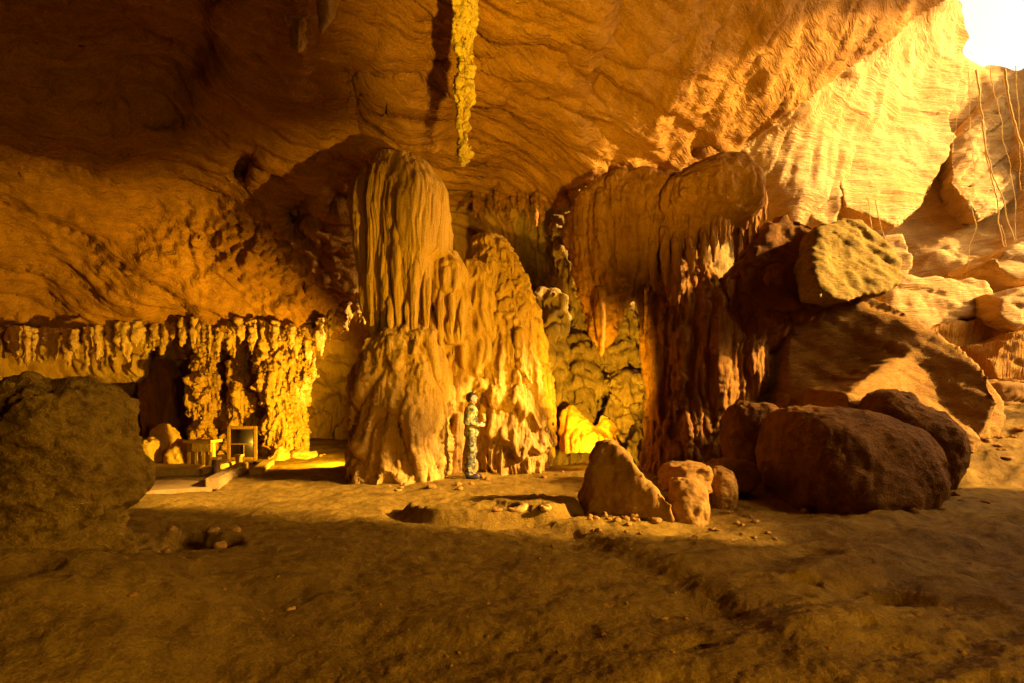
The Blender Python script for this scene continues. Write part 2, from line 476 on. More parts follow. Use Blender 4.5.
# ------------------------------------------------------------------ cave shell
CP = [  # (px, py, depth) of the rock behind everything
 (0,0,7.2),(100,-10,7.3),(200,0,7.6),(0,100,8.6),(0,200,11),(0,300,13),(0,400,13.5),(0,460,13.5),(-200,300,10),(-200,100,8.5),(-200,450,10),
 (100,100,9.0),(150,60,9.2),(150,200,12),(80,250,12.6),(150,300,13.6),(110,345,14.4),(150,345,15.3),(150,400,17.5),(150,460,17),(80,380,15),(80,460,15),
 (250,100,9.6),(250,200,12.5),(250,300,14.1),(250,330,15.0),(250,380,17.2),(250,455,18.2),(200,345,15.8),(300,345,15.8),
 (340,100,10.2),(340,200,12.5),(340,290,14.2),(340,330,16),(340,400,20),(340,460,20),(400,460,17),
 (300,0,8.2),(400,0,8.8),(400,100,10.2),(400,150,11.6),(400,220,14.5),(400,320,16),(460,180,13.2),(520,180,13.8),(480,220,15.8),(520,260,16),(560,300,15.5),
 (600,350,14.6),(600,420,14),(560,450,13.8),(650,420,14),(650,300,14.5),(600,220,14.5),
 (500,0,9.2),(550,80,10.8),(600,140,12.8),(660,170,14.5),(600,0,10.2),(700,0,11.6),(700,100,13.2),(740,140,15.2),(800,0,13.4),(830,60,15.2),(900,-20,15.5),
 (800,140,15.8),(790,220,16.6),(860,150,17.6),(860,250,19.5),(930,150,20),(1000,130,20),(1000,220,19.2),(940,260,18.5),(1024,300,16),(1024,400,15),(930,340,17.5),
 (900,420,16),(800,400,17),(730,300,17),(740,240,18),(740,450,15),(950,60,20),(1000,20,21),
 (1200,300,12.5),(1200,100,14.5),(1200,-100,16),(1050,-150,17),(900,-200,15),(1300,-250,13),(1500,300,9.5),(1500,0,10),(1200,450,13),(1500,450,9.5),
 (500,-200,6.8),(200,-200,6.2),(-100,-200,6),(800,-200,10),(500,-600,4.6),(0,-600,4.3),(1000,-600,7),(-600,200,7.5),(-600,450,7.5),
]
D, R = [], []
for px, py, Y in CP:
    q = at(px, py, Y) - np.array([0, 0, CAMH]); D.append(q / np.linalg.norm(q)); R.append(np.linalg.norm(q))
for az, el, r in [(-90,0,10),(-90,35,8.5),(90,0,14),(90,40,12),(135,0,11),(135,35,9),(180,0,10),(180,35,8.5),(-135,0,10),(-135,35,8.5),(0,90,6.5),(180,65,7),(-90,65,7),(90,68,8.5),(60,60,9),
                  (0,-30,12),(60,-30,12),(-60,-30,12),(180,-30,9),(120,-30,12),(-120,-30,9)]:
    a, e = math.radians(az), math.radians(el)
    D.append([math.sin(a) * math.cos(e), math.cos(a) * math.cos(e), math.sin(e)]); R.append(r)
D = np.array(D); R = np.log(np.array(R))
def mq(a, b):
    d2 = ((a[:, None, :] - b[None]) ** 2).sum(-1); return np.sqrt(d2 + .05 ** 2)
A = mq(D, D); n_ = len(D)
K = np.zeros((n_ + 1, n_ + 1)); K[:n_, :n_] = A - .004 * np.eye(n_); K[:n_, n_] = 1; K[n_, :n_] = 1
Wt = np.linalg.solve(K, np.concatenate([R, [0]]))
azs = np.radians(np.concatenate([np.arange(-180, -50, 3.0), np.arange(-50, 50, .17), np.arange(50, 110, .5), np.arange(110, 180, 3.0)]))
els = np.radians(np.concatenate([np.arange(-30, -6, 3.0), np.arange(-6, 43, .17), np.arange(43, 90, 3.0)]))
AZ, EL = np.meshgrid(azs, els, indexing='ij')
dirs = np.stack([np.sin(AZ) * np.cos(EL), np.cos(AZ) * np.cos(EL), np.sin(EL)], -1).reshape(-1, 3)
rad = np.empty(len(dirs))
for k in range(0, len(dirs), 20000):
    rad[k:k + 20000] = np.exp(mq(dirs[k:k + 20000], D) @ Wt[:n_] + Wt[n_])
fy = np.maximum(dirs[:, 1], .05)
PX = 512 + dirs[:, 0] / fy * F; PY = HZ - dirs[:, 2] / fy * F
front = dirs[:, 1] > .15
wob = 9 * fbm(np.stack([PX / 60, PY / 60, 0 * PX], -1), 4)
def ledge(line, amp, w, decay):
    sd, end = poly_sd(PX + wob, PY + wob, line)
    return np.where(front, amp * (.5 + .5 * np.tanh(sd / w)) * np.exp(-np.maximum(sd, 0) / decay) * np.exp(-end / 25), 0)
rad = rad + ledge([(735,150),(790,122),(828,95),(871,44),(945,5),(1010,-60)], 1.0, 12, 120)       # lip under the bright ridge
for ln_, am_ in (([(560,100),(630,140),(705,192)], .22), ([(600,72),(670,112),(742,165)], .18), ([(640,192),(690,95),(745,-10)], .26), ([(690,150),(745,70),(800,-15)], .2), ([(470,98),(560,135),(645,186)], .2), ([(478,128),(530,150),(570,172)], .15),
                 ([(745,110),(800,50),(850,-15)], .2), ([(390,95),(440,118),(500,150)], .18), ([(500,70),(560,85),(600,110)], .16), ([(560,30),(620,60),(690,75)], .18), ([(655,50),(690,20),(712,-12)], .15), ([(10,205),(90,240),(190,300)], .25), ([(60,150),(160,205),(250,285)], .22), ([(0,255),(80,285),(150,322)], .2), ([(170,170),(230,215),(300,290)], .2)):
    rad = rad + ledge(ln_, am_, 2.2, 34)
rad = rad + ledge([(440,22),(500,34),(545,36),(570,48),(590,80)], .45, 4, 45)
rad = rad + ledge([(590,80),(602,50),(622,-10)], .5, 4, 40)
rad = rad + ledge([(520,205),(575,180),(640,155),(700,120)], .25, 4, 25)
rad = rad + ledge([(330,150),(400,155),(470,160)], .5, 5, 60)
rad = rad + ledge([(345,60),(385,62),(470,50)], .4, 5, 40)
rad = rad + ledge([(372,62),(362,110),(372,150)], .4, 5, 30)
rad = rad + ledge([(120,335),(200,330),(260,336),(310,345),(345,318),(372,300)], .35, 3, 60)      # lip of the low ceiling
rad = rad + ledge([(0,322),(40,330),(75,345),(140,345)], .5, 4, 40)
rad = rad + ledge([(215,-20),(203,60),(205,120),(170,125)], .4, 8, 80)
for (cx_, cy_, rx_, ry_, a_) in ((90, 40, 150, 100, 1.0), (245, 163, 22, 22, 1.0), (298, 210, 20, 26, .9), (340, 200, 16, 14, .6)):
    qq = np.hypot((PX + wob - cx_) / rx_, (PY + wob - cy_) / ry_)
    rad = rad + np.where(front, a_ * (1 - sstep(.25 if rx_ > 100 else .5, 1.1, qq)), 0)
V = dirs * rad[:, None] + np.array([0, 0, CAMH])
na, ne = AZ.shape
i = np.arange(na)[:, None] * ne; i2 = ((np.arange(na) + 1) % na)[:, None] * ne; j = np.arange(ne - 1)
SQ = np.stack([i + j, i + j + 1, i2 + j + 1, i2 + j], -1).reshape(-1, 4)
Nn = normals(V, SQ)
if (Nn * dirs).sum() > 0: Nn = -Nn; 
left = 1 - sstep(330, 470, PX); right = sstep(560, 700, PX) ; mid = 1 - left - right
lowl = sstep(210, 300, PY) * left * front
rr = right * (1 - sstep(200, 260, PY))
rr2 = mid * front
disp = (.32 - .1 * rr - .10 * rr2) * fbm(V * .33, 3) + (.11 - .06 * rr - .05 * rr2) * fbm(V * 1.1 + 4, 4)
disp = disp + (.20 * mid + .12 * left) * d_strata((-.62, .78, .12), 1.9, 1.0, 0, .22)(V, Nn) + .06 * right * d_strata((.80, .55, -.1), 1.5, 1.0, 0, .25)(V, Nn)
disp = disp + .085 * d_strata((-.66, .74, .12), 4.6, 1.0, 3.3, .2)(V, Nn) * (mid + left) + .045 * right * d_strata((.80, .55, -.1), 5.0, 1.0, 1.3, .25)(V, Nn) + (.05 - .03 * rr) * right * d_strata((-.4, .8, .45), 2.6, 1.0, 5.3, .3)(V, Nn)
disp = disp + (.035 - .023 * rr) * fbm(V * 4.2, 4)
rg = np.exp(-((PX - 225) / 70) ** 2 - ((PY - 235) / 32) ** 2) + np.exp(-((PX - 310) / 45) ** 2 - ((PY - 285) / 45) ** 2)      # popcorn patches on the low ceiling
disp = disp + rg * .26 * billow(V * 2.4, 3) + lowl * (.07 * billow(V * np.array([1.2, 1.2, 1.2]), 3))
bw = sstep(200, 240, PY) * sstep(500, 550, PX) * (1 - sstep(690, 740, PX)) * front                                             # lumpy wall behind the two columns
disp = disp + bw * (d_lump(1.05, .75, (1, 1, .75))(V, Nn) + d_flute(3, .12)(V, Nn))
disp = disp + sstep(330, 350, PY) * left * front * (d_lump(.9, .55, (1, 1, .6))(V, Nn) + d_flute(2.2, .26, .12)(V, Nn) + d_flute(6, .07, .12)(V, Nn))
V = V + Nn * disp[:, None]
hole = [(966,50),(976,62),(993,57),(1012,64),(1024,50),(1060,62),(1240,30),(1200,-60),(1120,-130),(1010,-140),(960,-110),(955,-50),(966,0),(972,20)]
def inside(px, py, poly):
    r = np.zeros(px.shape, bool); n = len(poly)
    for k in range(n):
        (x1, y1), (x2, y2) = poly[k], poly[(k + 1) % n]
        c = ((y1 > py) != (y2 > py)) & (px < (x2 - x1) * (py - y1) / (y2 - y1 + 1e-9) + x1); r ^= c
    return r
w2 = 14 * fbm(np.stack([PX / 22, PY / 22, 0 * PX + 3], -1), 4)
hv = inside(PX + w2, PY + w2 * .8, hole) & front
# side mouth of the cave, out of the frame at the right: where the low sun comes in
tq = V[:, 1] - V[:, 0] * SUN_D[1] / SUN_D[0]; th_ = V[:, 2] - V[:, 0] * SUN_D[2] / SUN_D[0]
wq = .55 * fbm(V * .7, 4)
mouth = [(5.9,-.9),(7.4,-1.0),(7.8,-.5),(10.2,-.5),(11.0,-3.9),(24,-4.3),(24,8.5),(14.5,8.0),(11.3,2.2),(10.1,2.0),(9.4,.9),(8.8,1.0),(8.4,2.6),(5.9,2.6)]
hv |= inside(tq + wq, th_ + wq, mouth) & (V[:, 0] > 9) & ((PX > 1036) | ~front)
keep = ~hv[SQ].any(1)
SQ = SQ[keep]
E_ = np.sort(np.concatenate([SQ[:, [k, (k + 1) % 4]] for k in range(4)]), axis=1)
E_, cnt = np.unique(E_, axis=0, return_counts=True); E_ = E_[cnt == 1]
bnd = np.unique(E_)
for _ in range(5):
    acc = np.zeros_like(V); num = np.zeros(len(V))
    for a_, b_ in ((0, 1), (1, 0)):
        np.add.at(acc, E_[:, a_], V[E_[:, b_]]); np.add.at(num, E_[:, a_], 1)
    V[bnd] = .5 * V[bnd] + .5 * acc[bnd] / num[bnd][:, None]
Nn = normals(V, SQ)
if (Nn * dirs).sum() > 0: SQ = SQ[:, ::-1]; Nn = -Nn
fel = V[SQ].mean(1); fpx = PX[SQ].mean(1); fpy = PY[SQ].mean(1); ffr = front[SQ].all(1)
ceil_m = np.where(ffr, np.where(fpx < 350, fpy < 338, np.where(fpx < 560, fpy < 205, np.where(fpx < 740, fpy < 205 - (fpx - 560) * .3, fpy < 150 - (fpx - 740) * .75))), fel[:, 2] > 3.5)
def sub_shell(name, mask, mat, **kw):
    f = SQ[mask]; u, inv = np.unique(f, return_inverse=True)
    o = put(name, (V[u], inv.reshape(f.shape)), mat, base=(0, 0, 0), **kw)
    o.data.normals_split_custom_set_from_vertices(Nn[u].tolist())
    return o
sub_shell('cave_ceiling', ceil_m, M_CEIL, kind='structure', label='banded limestone ceiling of the cavern', cat='ceiling')
wl = ~ceil_m & (fel[:, 0] < 1.0) & (fel[:, 1] > 0) & (fpx < 520); 
sub_shell('cave_wall', wl, M_FLOW, kind='structure', label='far cave wall behind the lit columns and low ceiling', cat='wall')
wm = ~ceil_m & ~wl & ffr & (fpx >= 520) & (fpx < 742)
sub_shell('cave_wall', wm, M_GREY, kind='structure', label='lumpy grey cave wall between the two great columns', cat='wall')
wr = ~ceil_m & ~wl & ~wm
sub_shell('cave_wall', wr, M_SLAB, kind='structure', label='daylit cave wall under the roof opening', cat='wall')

# ------------------------------------------------------------------ great left column
FL = (d_flute(2.2, .10), d_flute(5.5, .045), d_fbm(7, .012, 3))
c1 = thing('flowstone_column', at(440, 487, 11.0) * np.array([1, 1, 0]), 'tall pale flowstone column with tiered domes, behind the standing person', 'column')
VF = loft([(296,398,424,11.0,.2),(308,388,434,10.9,.45),(326,378,440,10.8,.7),(345,368,446,10.7,.92),(375,361,450,10.7,1.05),(400,358,452,10.7,1.1),(440,357,452,10.7,1.2),(470,355,450,10.65,1.25),(488,353,446,10.6,1.3),(500,352,446,10.55,1.3)], 210, 320, 2.5)
VF = displace(VF, d_cascade(.7, .20), d_fbm(.9, .08, 2), d_flute(1.4, .10), d_flute(4, .04), d_flute(10, .016), d_fbm(5, .03, 4), d_flute(16, .012), d_billow(9, .012))
put('base_mound', VF, M_FLOW, c1)
VF = loft([(322,438,468,12.0,.3),(328,428,485,12.0,.7),(340,419,500,12.0,.95),(365,413,508,12.0,1.05),(420,410,512,12.0,1.1),(455,406,515,12.0,1.15),(478,402,516,12.0,1.15)], 130, 220, 2.5)
VF = displace(VF, d_cascade(.8, .20, 3), d_flute(1.8, .14), d_flute(4.2, .06), d_fbm(5, .03, 4), d_flute(14, .014), d_billow(9, .012))
put('terrace', VF, M_FLOW, c1)
VF = loft([(157,388,402,10.9,.15),(160,378,415,10.85,.4),(167,374,426,10.85,.55),(180,371,438,10.8,.66),(193,370,447,10.75,.72),(218,369,453,10.7,.76),(255,369,453,10.7,.76),(268,370,438,10.7,.74),(300,368,436,10.7,.66),(325,372,432,10.7,.55),(345,378,426,10.75,.4),(352,388,418,10.8,.2)], 200, 420, 3.2)
VF = displace(VF, d_flute(1.3, .14, .03), d_flute(4.2, .038, .03), d_flute(12, .014, .02), d_fbm(4, .012, 3), d_flute(26, .008, .02))
put('drapery', VF, M_FLOW, c1)
VF = loft([(252,443,452,10.75,.1),(255,438,459,10.75,.3),(264,434,463,10.75,.42),(278,431,466,10.75,.5),(296,430,469,10.8,.5),(320,430,470,10.9,.45),(346,434,468,11.0,.3)], 90, 130, 2.4)
VF = displace(VF, d_cascade(1.5, .08, 8), d_flute(4.0, .07), d_flute(9, .025), d_fbm(5, .015, 3))
put('dome', VF, M_FLOW, c1)
VF = loft([(260,464,476,11.5,.1),(266,458,485,11.5,.4),(285,452,492,11.5,.55),(320,448,497,11.5,.6),(360,446,500,11.5,.6),(385,450,498,11.5,.4)], 90, 130, 2.4)
VF = displace(VF, d_cascade(1.1, .10, 12), d_flute(3.6, .08), d_flute(9, .025), d_fbm(5, .015, 3))
put('dome', VF, M_FLOW, c1)
VF = loft([(235,482,493,12.7,.15),(240,475,504,12.6,.5),(252,471,512,12.6,.8),(275,469,524,12.5,1.0),(305,468,535,12.5,1.15),(340,466,543,12.4,1.3),(380,464,549,12.4,1.4),(420,462,551,12.35,1.45),(450,462,552,12.3,1.45),(466,462,548,12.3,1.4),(480,464,540,12.3,1.3)], 240, 320, 2.4)
VF = displace(VF, d_cascade(.95, .17, 5), d_flute(2.0, .08), d_flute(5.5, .06), d_flute(13, .022), d_fbm(5, .025, 4), d_flute(16, .012), d_billow(9, .01))
put('dome', VF, M_FLOW, c1)
def drip(px, y0, y1, w, Y, lean=0, bulb=.0):
    h = w / 2
    rows = [(y0 - 12, px - h, px + h, Y + .15, h * Y / F), (y0 + (y1 - y0) * .35, px - h * .95 + lean * .3, px + h * .95 + lean * .3, Y, h * .95 * Y / F),
            (y0 + (y1 - y0) * .75, px - h * .62 + lean * .7, px + h * .62 + lean * .7, Y, h * .62 * Y / F), (y1 - 2, px - h * .3 + lean, px + h * .3 + lean, Y, h * .3 * Y / F), (y1, px - .4 + lean, px + .4 + lean, Y, .01)]
    return rows
for (px, y0, y1, w, Y) in ((399,215,347,15,10.05),(414,250,340,14,10.0),(384,230,343,12,10.1),(426,262,338,10,10.05),(372,262,350,10,10.2),(452,292,338,8,10.35),(441,290,345,8,10.3),(461,296,340,7,10.45),(408,290,352,7,10.0),(391,300,356,7,10.0)):
    VF = displace(loft(drip(px, y0, y1, w, Y), 70, 32, 2), d_flute(6, .035), d_fbm(6, .015, 3))
    put('stalactite', VF, M_FLOW, c1)
VF = displace(loft([(170,362,374,10.6,.2),(185,354,374,10.5,.24),(205,351,372,10.45,.22),(225,352,371,10.4,.2),(255,355,369,10.4,.16),(285,359,368,10.4,.1),(303,362,366,10.4,.03)], 90, 50, 2.2), d_flute(6, .05), d_fbm(5, .02, 3))
put('stalactite', VF, M_FLOW, c1)

# ------------------------------------------------------------------ great right column
c2 = thing('flowstone_column', at(700, 470, 11.5) * np.array([1, 1, 0]), 'dark reddish flowstone column with an overhanging rounded head and hanging curtain', 'column')
VF = join(loft([(157,722,736,11.1,.12),(160,708,743,11.1,.34),(168,692,749,11.1,.6),(181,674,753,11.1,.85),(198,658,755,11.1,1.05),(212,654,755,11.1,1.1),(224,654,750,11.2,1.0),(233,655,722,11.2,.85),(250,656,703,11.3,.7),(290,656,690,11.4,.55),(320,660,684,11.5,.3)], 80, 100, 2.4),
          loft([(172,625,660,11.7,.15),(177,606,680,11.6,.36),(189,589,690,11.5,.56),(210,578,690,11.5,.68),(235,574,680,11.5,.7),(260,578,668,11.5,.62),(283,583,650,11.55,.5),(305,587,630,11.6,.36),(330,592,615,11.65,.22),(348,598,606,11.7,.08)], 110, 120, 2.8),
          loft([(220,650,690,11.7,.5),(262,648,700,11.7,.75),(300,646,722,11.7,.85),(340,645,755,11.7,.9),(362,645,760,11.7,.9),(385,648,756,11.7,.9),(405,648,748,11.7,.9),(430,646,738,11.7,.95),(455,644,736,11.6,1.0),(474,641,740,11.5,1.1),(490,638,744,11.5,1.15)], 80, 100, 2.4),
          loft([(266,756,792,11.3,.3),(274,732,822,11.4,.6),(287,708,836,11.5,.75),(305,692,838,11.6,.8),(325,688,820,11.6,.75),(343,690,785,11.6,.6),(356,696,765,11.6,.4)], 60, 80, 2.3))
VF = remesh(*VF, .034, 5)
def low(fn):            # the rounded head stays smooth above, the drips start below it
    def g(p, n):
        m = 1 - .85 * sstep(5.6, 6.5, p[:, 2]) * sstep(3.1, 3.9, p[:, 0]); return fn(p, n) * m
    return g
VF = displace(VF, low(d_flute(1.6, .15, .06)), low(d_flute(4.2, .075, .06)), low(d_flute(10, .032, .06)), d_fbm(2.2, .05, 3), d_fbm(5, .03, 4), d_billow(9, .014), low(d_flute(18, .012)))
put('trunk', VF, M_RED, c2)
for (px, y0, y1, w, Y, ln) in ((600,300,356,12,11.1,2),(628,250,290,14,11.1,3),(622,285,322,8,11.2,0),(651,225,292,11,11.0,4),(664,240,300,9,10.6,5),(676,245,305,9,10.5,3),(690,240,288,10,10.4,3),(704,232,275,9,10.35,0),(714,228,262,8,10.3,0),(724,222,250,7,10.4,-3),(736,220,262,6,11.6,0),(746,215,268,7,11.6,0),(755,212,256,8,11.5,0),(640,290,335,8,11.2,3)):
    VF = displace(loft(drip(px, y0, y1, w, Y, ln), 60, 28, 2), d_flute(6, .04), d_fbm(6, .02, 3))
    put('stalactite', VF, M_RED, c2)
for k in range(26):
    u = k / 25; px = 668 + u * 96; y0 = np.interp(px, [668, 700, 730, 764], [246, 232, 222, 210]) - 6; Yd = np.interp(u, [0, .5, 1], [10.75, 10.35, 10.9]) + RNG.uniform(-.1, .45)
    VF = displace(loft(drip(px + RNG.uniform(-2, 2), y0, y0 + RNG.uniform(16, 40) * (1 - .35 * u), RNG.uniform(4, 8), Yd, RNG.uniform(-1, 2)), 44, 20, 2), d_flute(7, .03), d_fbm(7, .02, 3))
    put('stalactite', VF, M_RED, c2)
# narrow flowstone ribs behind, between the two columns
for k, (rows, lab) in enumerate((
    ([(288,538,552,13.6,.2),(296,532,562,13.5,.4),(330,530,566,13.4,.5),(370,534,566,13.4,.45),(420,538,570,13.3,.5),(470,536,572,13.2,.6)], 'narrow grey flowstone rib beside the large pale dome'),
    ([(370,615,640,13.2,.2),(380,608,648,13.1,.5),(410,606,650,13.0,.6),(440,604,652,12.9,.6),(470,602,655,12.8,.7)], 'low grey flowstone boss behind the glowing formation'),
    ([(215,556,575,14.3,.2),(228,552,584,14.2,.45),(260,556,590,14.1,.5),(300,562,588,14.0,.4),(330,568,582,14.0,.2),(345,572,577,14.0,.05)], 'hanging grey flowstone tongue high in the recess between the columns'),
    ([(330,560,580,14.0,.2),(340,554,592,13.9,.5),(370,552,600,13.8,.6),(395,556,602,13.7,.6),(430,558,604,13.6,.6),(470,556,606,13.5,.7)], 'stepped grey flowstone mound at the back of the recess'),
    ([(300,598,640,13.6,.3),(320,592,648,13.5,.5),(350,596,648,13.4,.5),(368,602,640,13.4,.4),(380,612,628,13.4,.1)], 'bulging grey flowstone lump under the reddish curtain'))):
    VF = displace(loft(rows, 90, 110, 2.3), d_cascade(1.3, .26, 7 + k), d_flute(2.4, .14), d_lump(2.0, .22), d_flute(6, .05), d_fbm(5, .03, 4))
    put('flowstone_rib', VF, M_GREY, label=lab, cat='flowstone')

# ------------------------------------------------------------------ boulders
def boulder(name, rows, mat, label, res=(90, 120), ex=2.5, skew=0, fns=None, cat='boulder', group=None):
    VF = loft(rows, res[0], res[1], ex, skew)
    if cat == 'boulder' or cat == 'rock': VF = chisel(VF, 22 if cat == 'rock' else 11, .03, .2 if cat == 'rock' else .11, len(label) + int(rows[0][0]))
    VF = displace(VF, *(fns or (d_fbm(1.6, .05, 3), d_fbm(5, .03, 4), d_fbm(12, .01, 3))))
    return put(name, VF, mat, label=label, cat=cat, group=group)
def block(name, poly, Y, thick, mat, label, vox=.09, skew=0., lean=0., fns=None, cat='rock', sm=3):
    VF = remesh(*prism(poly, Y, thick, skew, .85, lean), vox, sm)
    if cat != 'rock face': VF = chisel(VF, 18 if cat == 'rock' else 8, .03, .14 if cat == 'rock' else .09, len(label) + int(Y * 10))
    VF = displace(VF, *(fns or (d_fbm(.6, .12, 2), d_strata((.2, -.2, 1), 2.0, .08), d_fbm(2, .05, 4), d_fbm(7, .014, 3))))
    return put(name, VF, mat, label=label, cat=cat)
boulder('stalagmite_boss', [(380,45,76,4.3,.1),(383,26,96,4.25,.34),(390,14,106,4.2,.44),(403,6,113,4.15,.50),(422,1,117,4.1,.54),(447,-3,117,4.1,.55),(480,-6,114,4.05,.57),(515,-8,103,4.0,.57),(545,-20,96,3.95,.6),(575,-40,96,3.95,.7),(605,-65,106,3.9,.82),(640,-100,116,3.9,.9)],
        M_MOSS, 'massive dim rounded stalagmite stump in the foreground, with pitted mossy surface', (200, 260), 2.4,
        fns=(d_fbm(.9, .10, 3), d_fbm(2.4, .09, 4), d_billow(3.0, .035, 3), d_fbm(7, .028, 4), d_fbm(18, .012, 3)), cat='stalagmite')
block('perched_boulder', [(742,290),(745,258),(760,233),(776,220),(787,207),(795,216),(813,220),(828,233),(838,256),(840,286),(806,308),(765,306)], 10.8, 1.5, M_BOUL, 'dark angular boulder perched on the right shoulder of the reddish column', .05, -.1, .2,
      fns=(d_fbm(.9, .14, 3), d_strata((.3, .2, 1), 2.5, .04), d_fbm(2.5, .06, 4), d_fbm(8, .02, 4)), cat='boulder', sm=5)
block('perched_boulder', [(810,262),(815,232),(836,220),(862,222),(884,236),(902,256),(908,280),(886,290),(850,302),(818,296)], 10.3, 2.2, M_OLIVE, 'mossy streaked boulder perched beside the dark angular one', .05, .2, .35,
      fns=(d_fbm(.9, .12, 3), d_strata((.6, .2, .9), 3.5, .04, 0, .3), d_strata((.6, .2, .9), 9, .02, 0, .3), d_fbm(3, .03, 4), d_fbm(9, .016, 4)), cat='boulder', sm=5)
VF = join(prism([(846,392),(880,366),(915,352),(950,360),(984,378),(1006,402),(1010,440),(850,440)], 9.7, 1.6, .25, .95, .5), prism([(790,335),(800,304),(825,292),(858,290),(893,302),(928,323),(962,348),(988,374),(1004,402),(1006,440),(782,440),(784,385)], 10.3, 2.6, -.38, .9, .30))
VF = chisel(remesh(*VF, .06, 5), 14, .02, .09, 5)
VF = displace(VF, d_fbm(.5, .16, 2), d_strata((.5, -.1, .85), 1.6, .05), d_strata((.5, -.1, .85), 5, .02), d_fbm(1.4, .04, 4), d_fbm(7, .008, 3))
put('boulder', VF, M_GOLD, label='huge sloping boulder with a sunlit streaked upper right edge', cat='boulder')
boulder('boulder', [(409,790,845,8.0,.25),(413,780,866,7.95,.6),(423,774,888,7.9,.85),(440,772,905,7.85,1.0),(460,771,915,7.8,1.05),(480,771,917,7.75,1.1),(500,773,908,7.7,1.1),(520,778,900,7.7,1.05)],
        M_BOUL, 'low broad dark boulder with a flat top in front of the huge sloping one', (130, 200), 3.0,
        fns=(d_fbm(1.2, .07, 3), d_fbm(3, .03, 4), d_flute(5, .02), d_fbm(9, .014, 4)))
boulder('boulder', [(390,880,896,8.9,.1),(394,872,906,8.8,.3),(404,868,914,8.7,.45),(416,868,934,8.6,.6),(430,874,946,8.5,.65),(446,880,950,8.4,.65),(465,888,948,8.4,.6),(490,895,940,8.4,.55)],
        M_BOUL, 'knobbly crested boulder leaning on the right end of the low broad one')
boulder('boulder', [(402,738,765,9.3,.2),(410,730,778,9.3,.4),(428,725,782,9.3,.5),(450,726,780,9.3,.5),(475,730,776,9.3,.5)], M_BOUL, 'rounded reddish boulder between the column foot and the flat-topped boulder')
block('boulder', [(584,518),(587,498),(593,474),(601,453),(608,444),(616,441),(625,447),(634,464),(646,481),(660,491),(671,504),(676,520),(678,540),(584,540)], 6.3, 1.0, M_STONE, 'pale peaked boulder with one sunlit sloping flank', .03, -.55, .30,
      fns=(d_fbm(1.3, .07, 3), d_fbm(3.5, .045, 4), d_fbm(10, .016, 4)), cat='boulder', sm=2)
boulder('boulder', [(478,678,695,6.4,.1),(482,670,702,6.4,.22),(495,667,706,6.35,.28),(515,667,706,6.3,.3),(532,670,704,6.3,.3)], M_STONE, 'small dark block close against the peaked pale boulder', (70, 90), fns=(d_fbm(5, .03, 4), d_fbm(12, .010, 3)))
boulder('boulder', [(463,672,700,7.0,.15),(466,664,706,7.0,.35),(474,662,708,7.0,.4),(490,662,708,7.0,.4)], M_STONE, 'flat-topped pale rock behind the small dark block', (60, 90), fns=(d_fbm(5, .04, 4), d_fbm(12, .010, 3)))
boulder('boulder', [(467,712,722,7.2,.1),(471,706,730,7.2,.22),(482,703,735,7.15,.28),(495,705,734,7.1,.28),(508,708,732,7.1,.28)], M_STONE, 'rounded knee-high stone left of the low broad boulder', (70, 90), fns=(d_fbm(5, .03, 4), d_fbm(12, .010, 3)))
boulder('boulder', [(459,722,738,8.0,.1),(462,712,750,8.0,.3),(472,708,756,8.0,.35),(490,712,752,8.0,.35)], M_STONE, 'shallow slab-like rock just behind the rounded knee-high stone', (60, 90), fns=(d_fbm(5, .04, 4), d_fbm(12, .010, 3)))
boulder('boulder', [(425,943,958,9.6,.1),(430,936,968,9.6,.25),(437,934,974,9.6,.3),(450,938,970,9.6,.3)], M_STONE, 'small wedge of stone lying right of the crested boulder', (50, 80), fns=(d_fbm(5, .03, 4), d_fbm(12, .010, 3)))
# pale formation seen in the gap between column and huge boulder
VF = join(loft([(298,772,782,13.6,.1),(304,768,788,13.6,.2),(318,764,800,13.5,.35),(335,752,806,13.5,.45),(352,748,802,13.5,.45),(370,752,800,13.4,.4),(400,748,802,13.4,.5),(440,745,805,13.3,.6)], 60, 70, 2.3), ellipsoid(at(758, 338, 13.3), (.28, .3, .26)), ellipsoid(at(790, 322, 13.2), (.3, .3, .35)), ellipsoid(at(757, 385, 13.2), (.22, .3, .5)))
VF = displace(remesh(*VF, .04, 2), d_lump(2.2, .16), d_flute(4, .08), d_fbm(6, .03, 4))
put('stalagmite', VF, M_PALE, label='pale knobbly stalagmite seen in the gap left of the huge boulder', cat='stalagmite')

# leaning slab and tumbled blocks on the right
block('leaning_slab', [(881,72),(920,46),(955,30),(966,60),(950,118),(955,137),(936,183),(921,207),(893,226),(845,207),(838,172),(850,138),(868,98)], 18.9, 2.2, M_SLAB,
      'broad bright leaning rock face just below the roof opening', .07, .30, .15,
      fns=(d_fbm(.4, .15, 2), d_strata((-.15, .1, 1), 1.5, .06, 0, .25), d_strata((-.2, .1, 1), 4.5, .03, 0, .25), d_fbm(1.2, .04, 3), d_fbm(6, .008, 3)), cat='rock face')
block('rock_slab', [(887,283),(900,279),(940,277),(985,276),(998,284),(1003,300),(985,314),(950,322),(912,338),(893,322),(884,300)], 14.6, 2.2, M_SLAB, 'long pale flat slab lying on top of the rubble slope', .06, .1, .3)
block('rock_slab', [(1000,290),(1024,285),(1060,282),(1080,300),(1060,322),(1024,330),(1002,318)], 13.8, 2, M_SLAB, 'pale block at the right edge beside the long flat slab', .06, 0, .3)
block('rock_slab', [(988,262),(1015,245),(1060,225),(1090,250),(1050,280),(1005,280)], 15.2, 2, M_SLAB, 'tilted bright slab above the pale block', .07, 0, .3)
block('rock_block', [(905,342),(940,326),(985,318),(1010,330),(1018,365),(1000,392),(960,400),(925,385)], 14.2, 2.2, M_CEIL, 'orange cracked block under the long flat slab', .06, .1, .1)
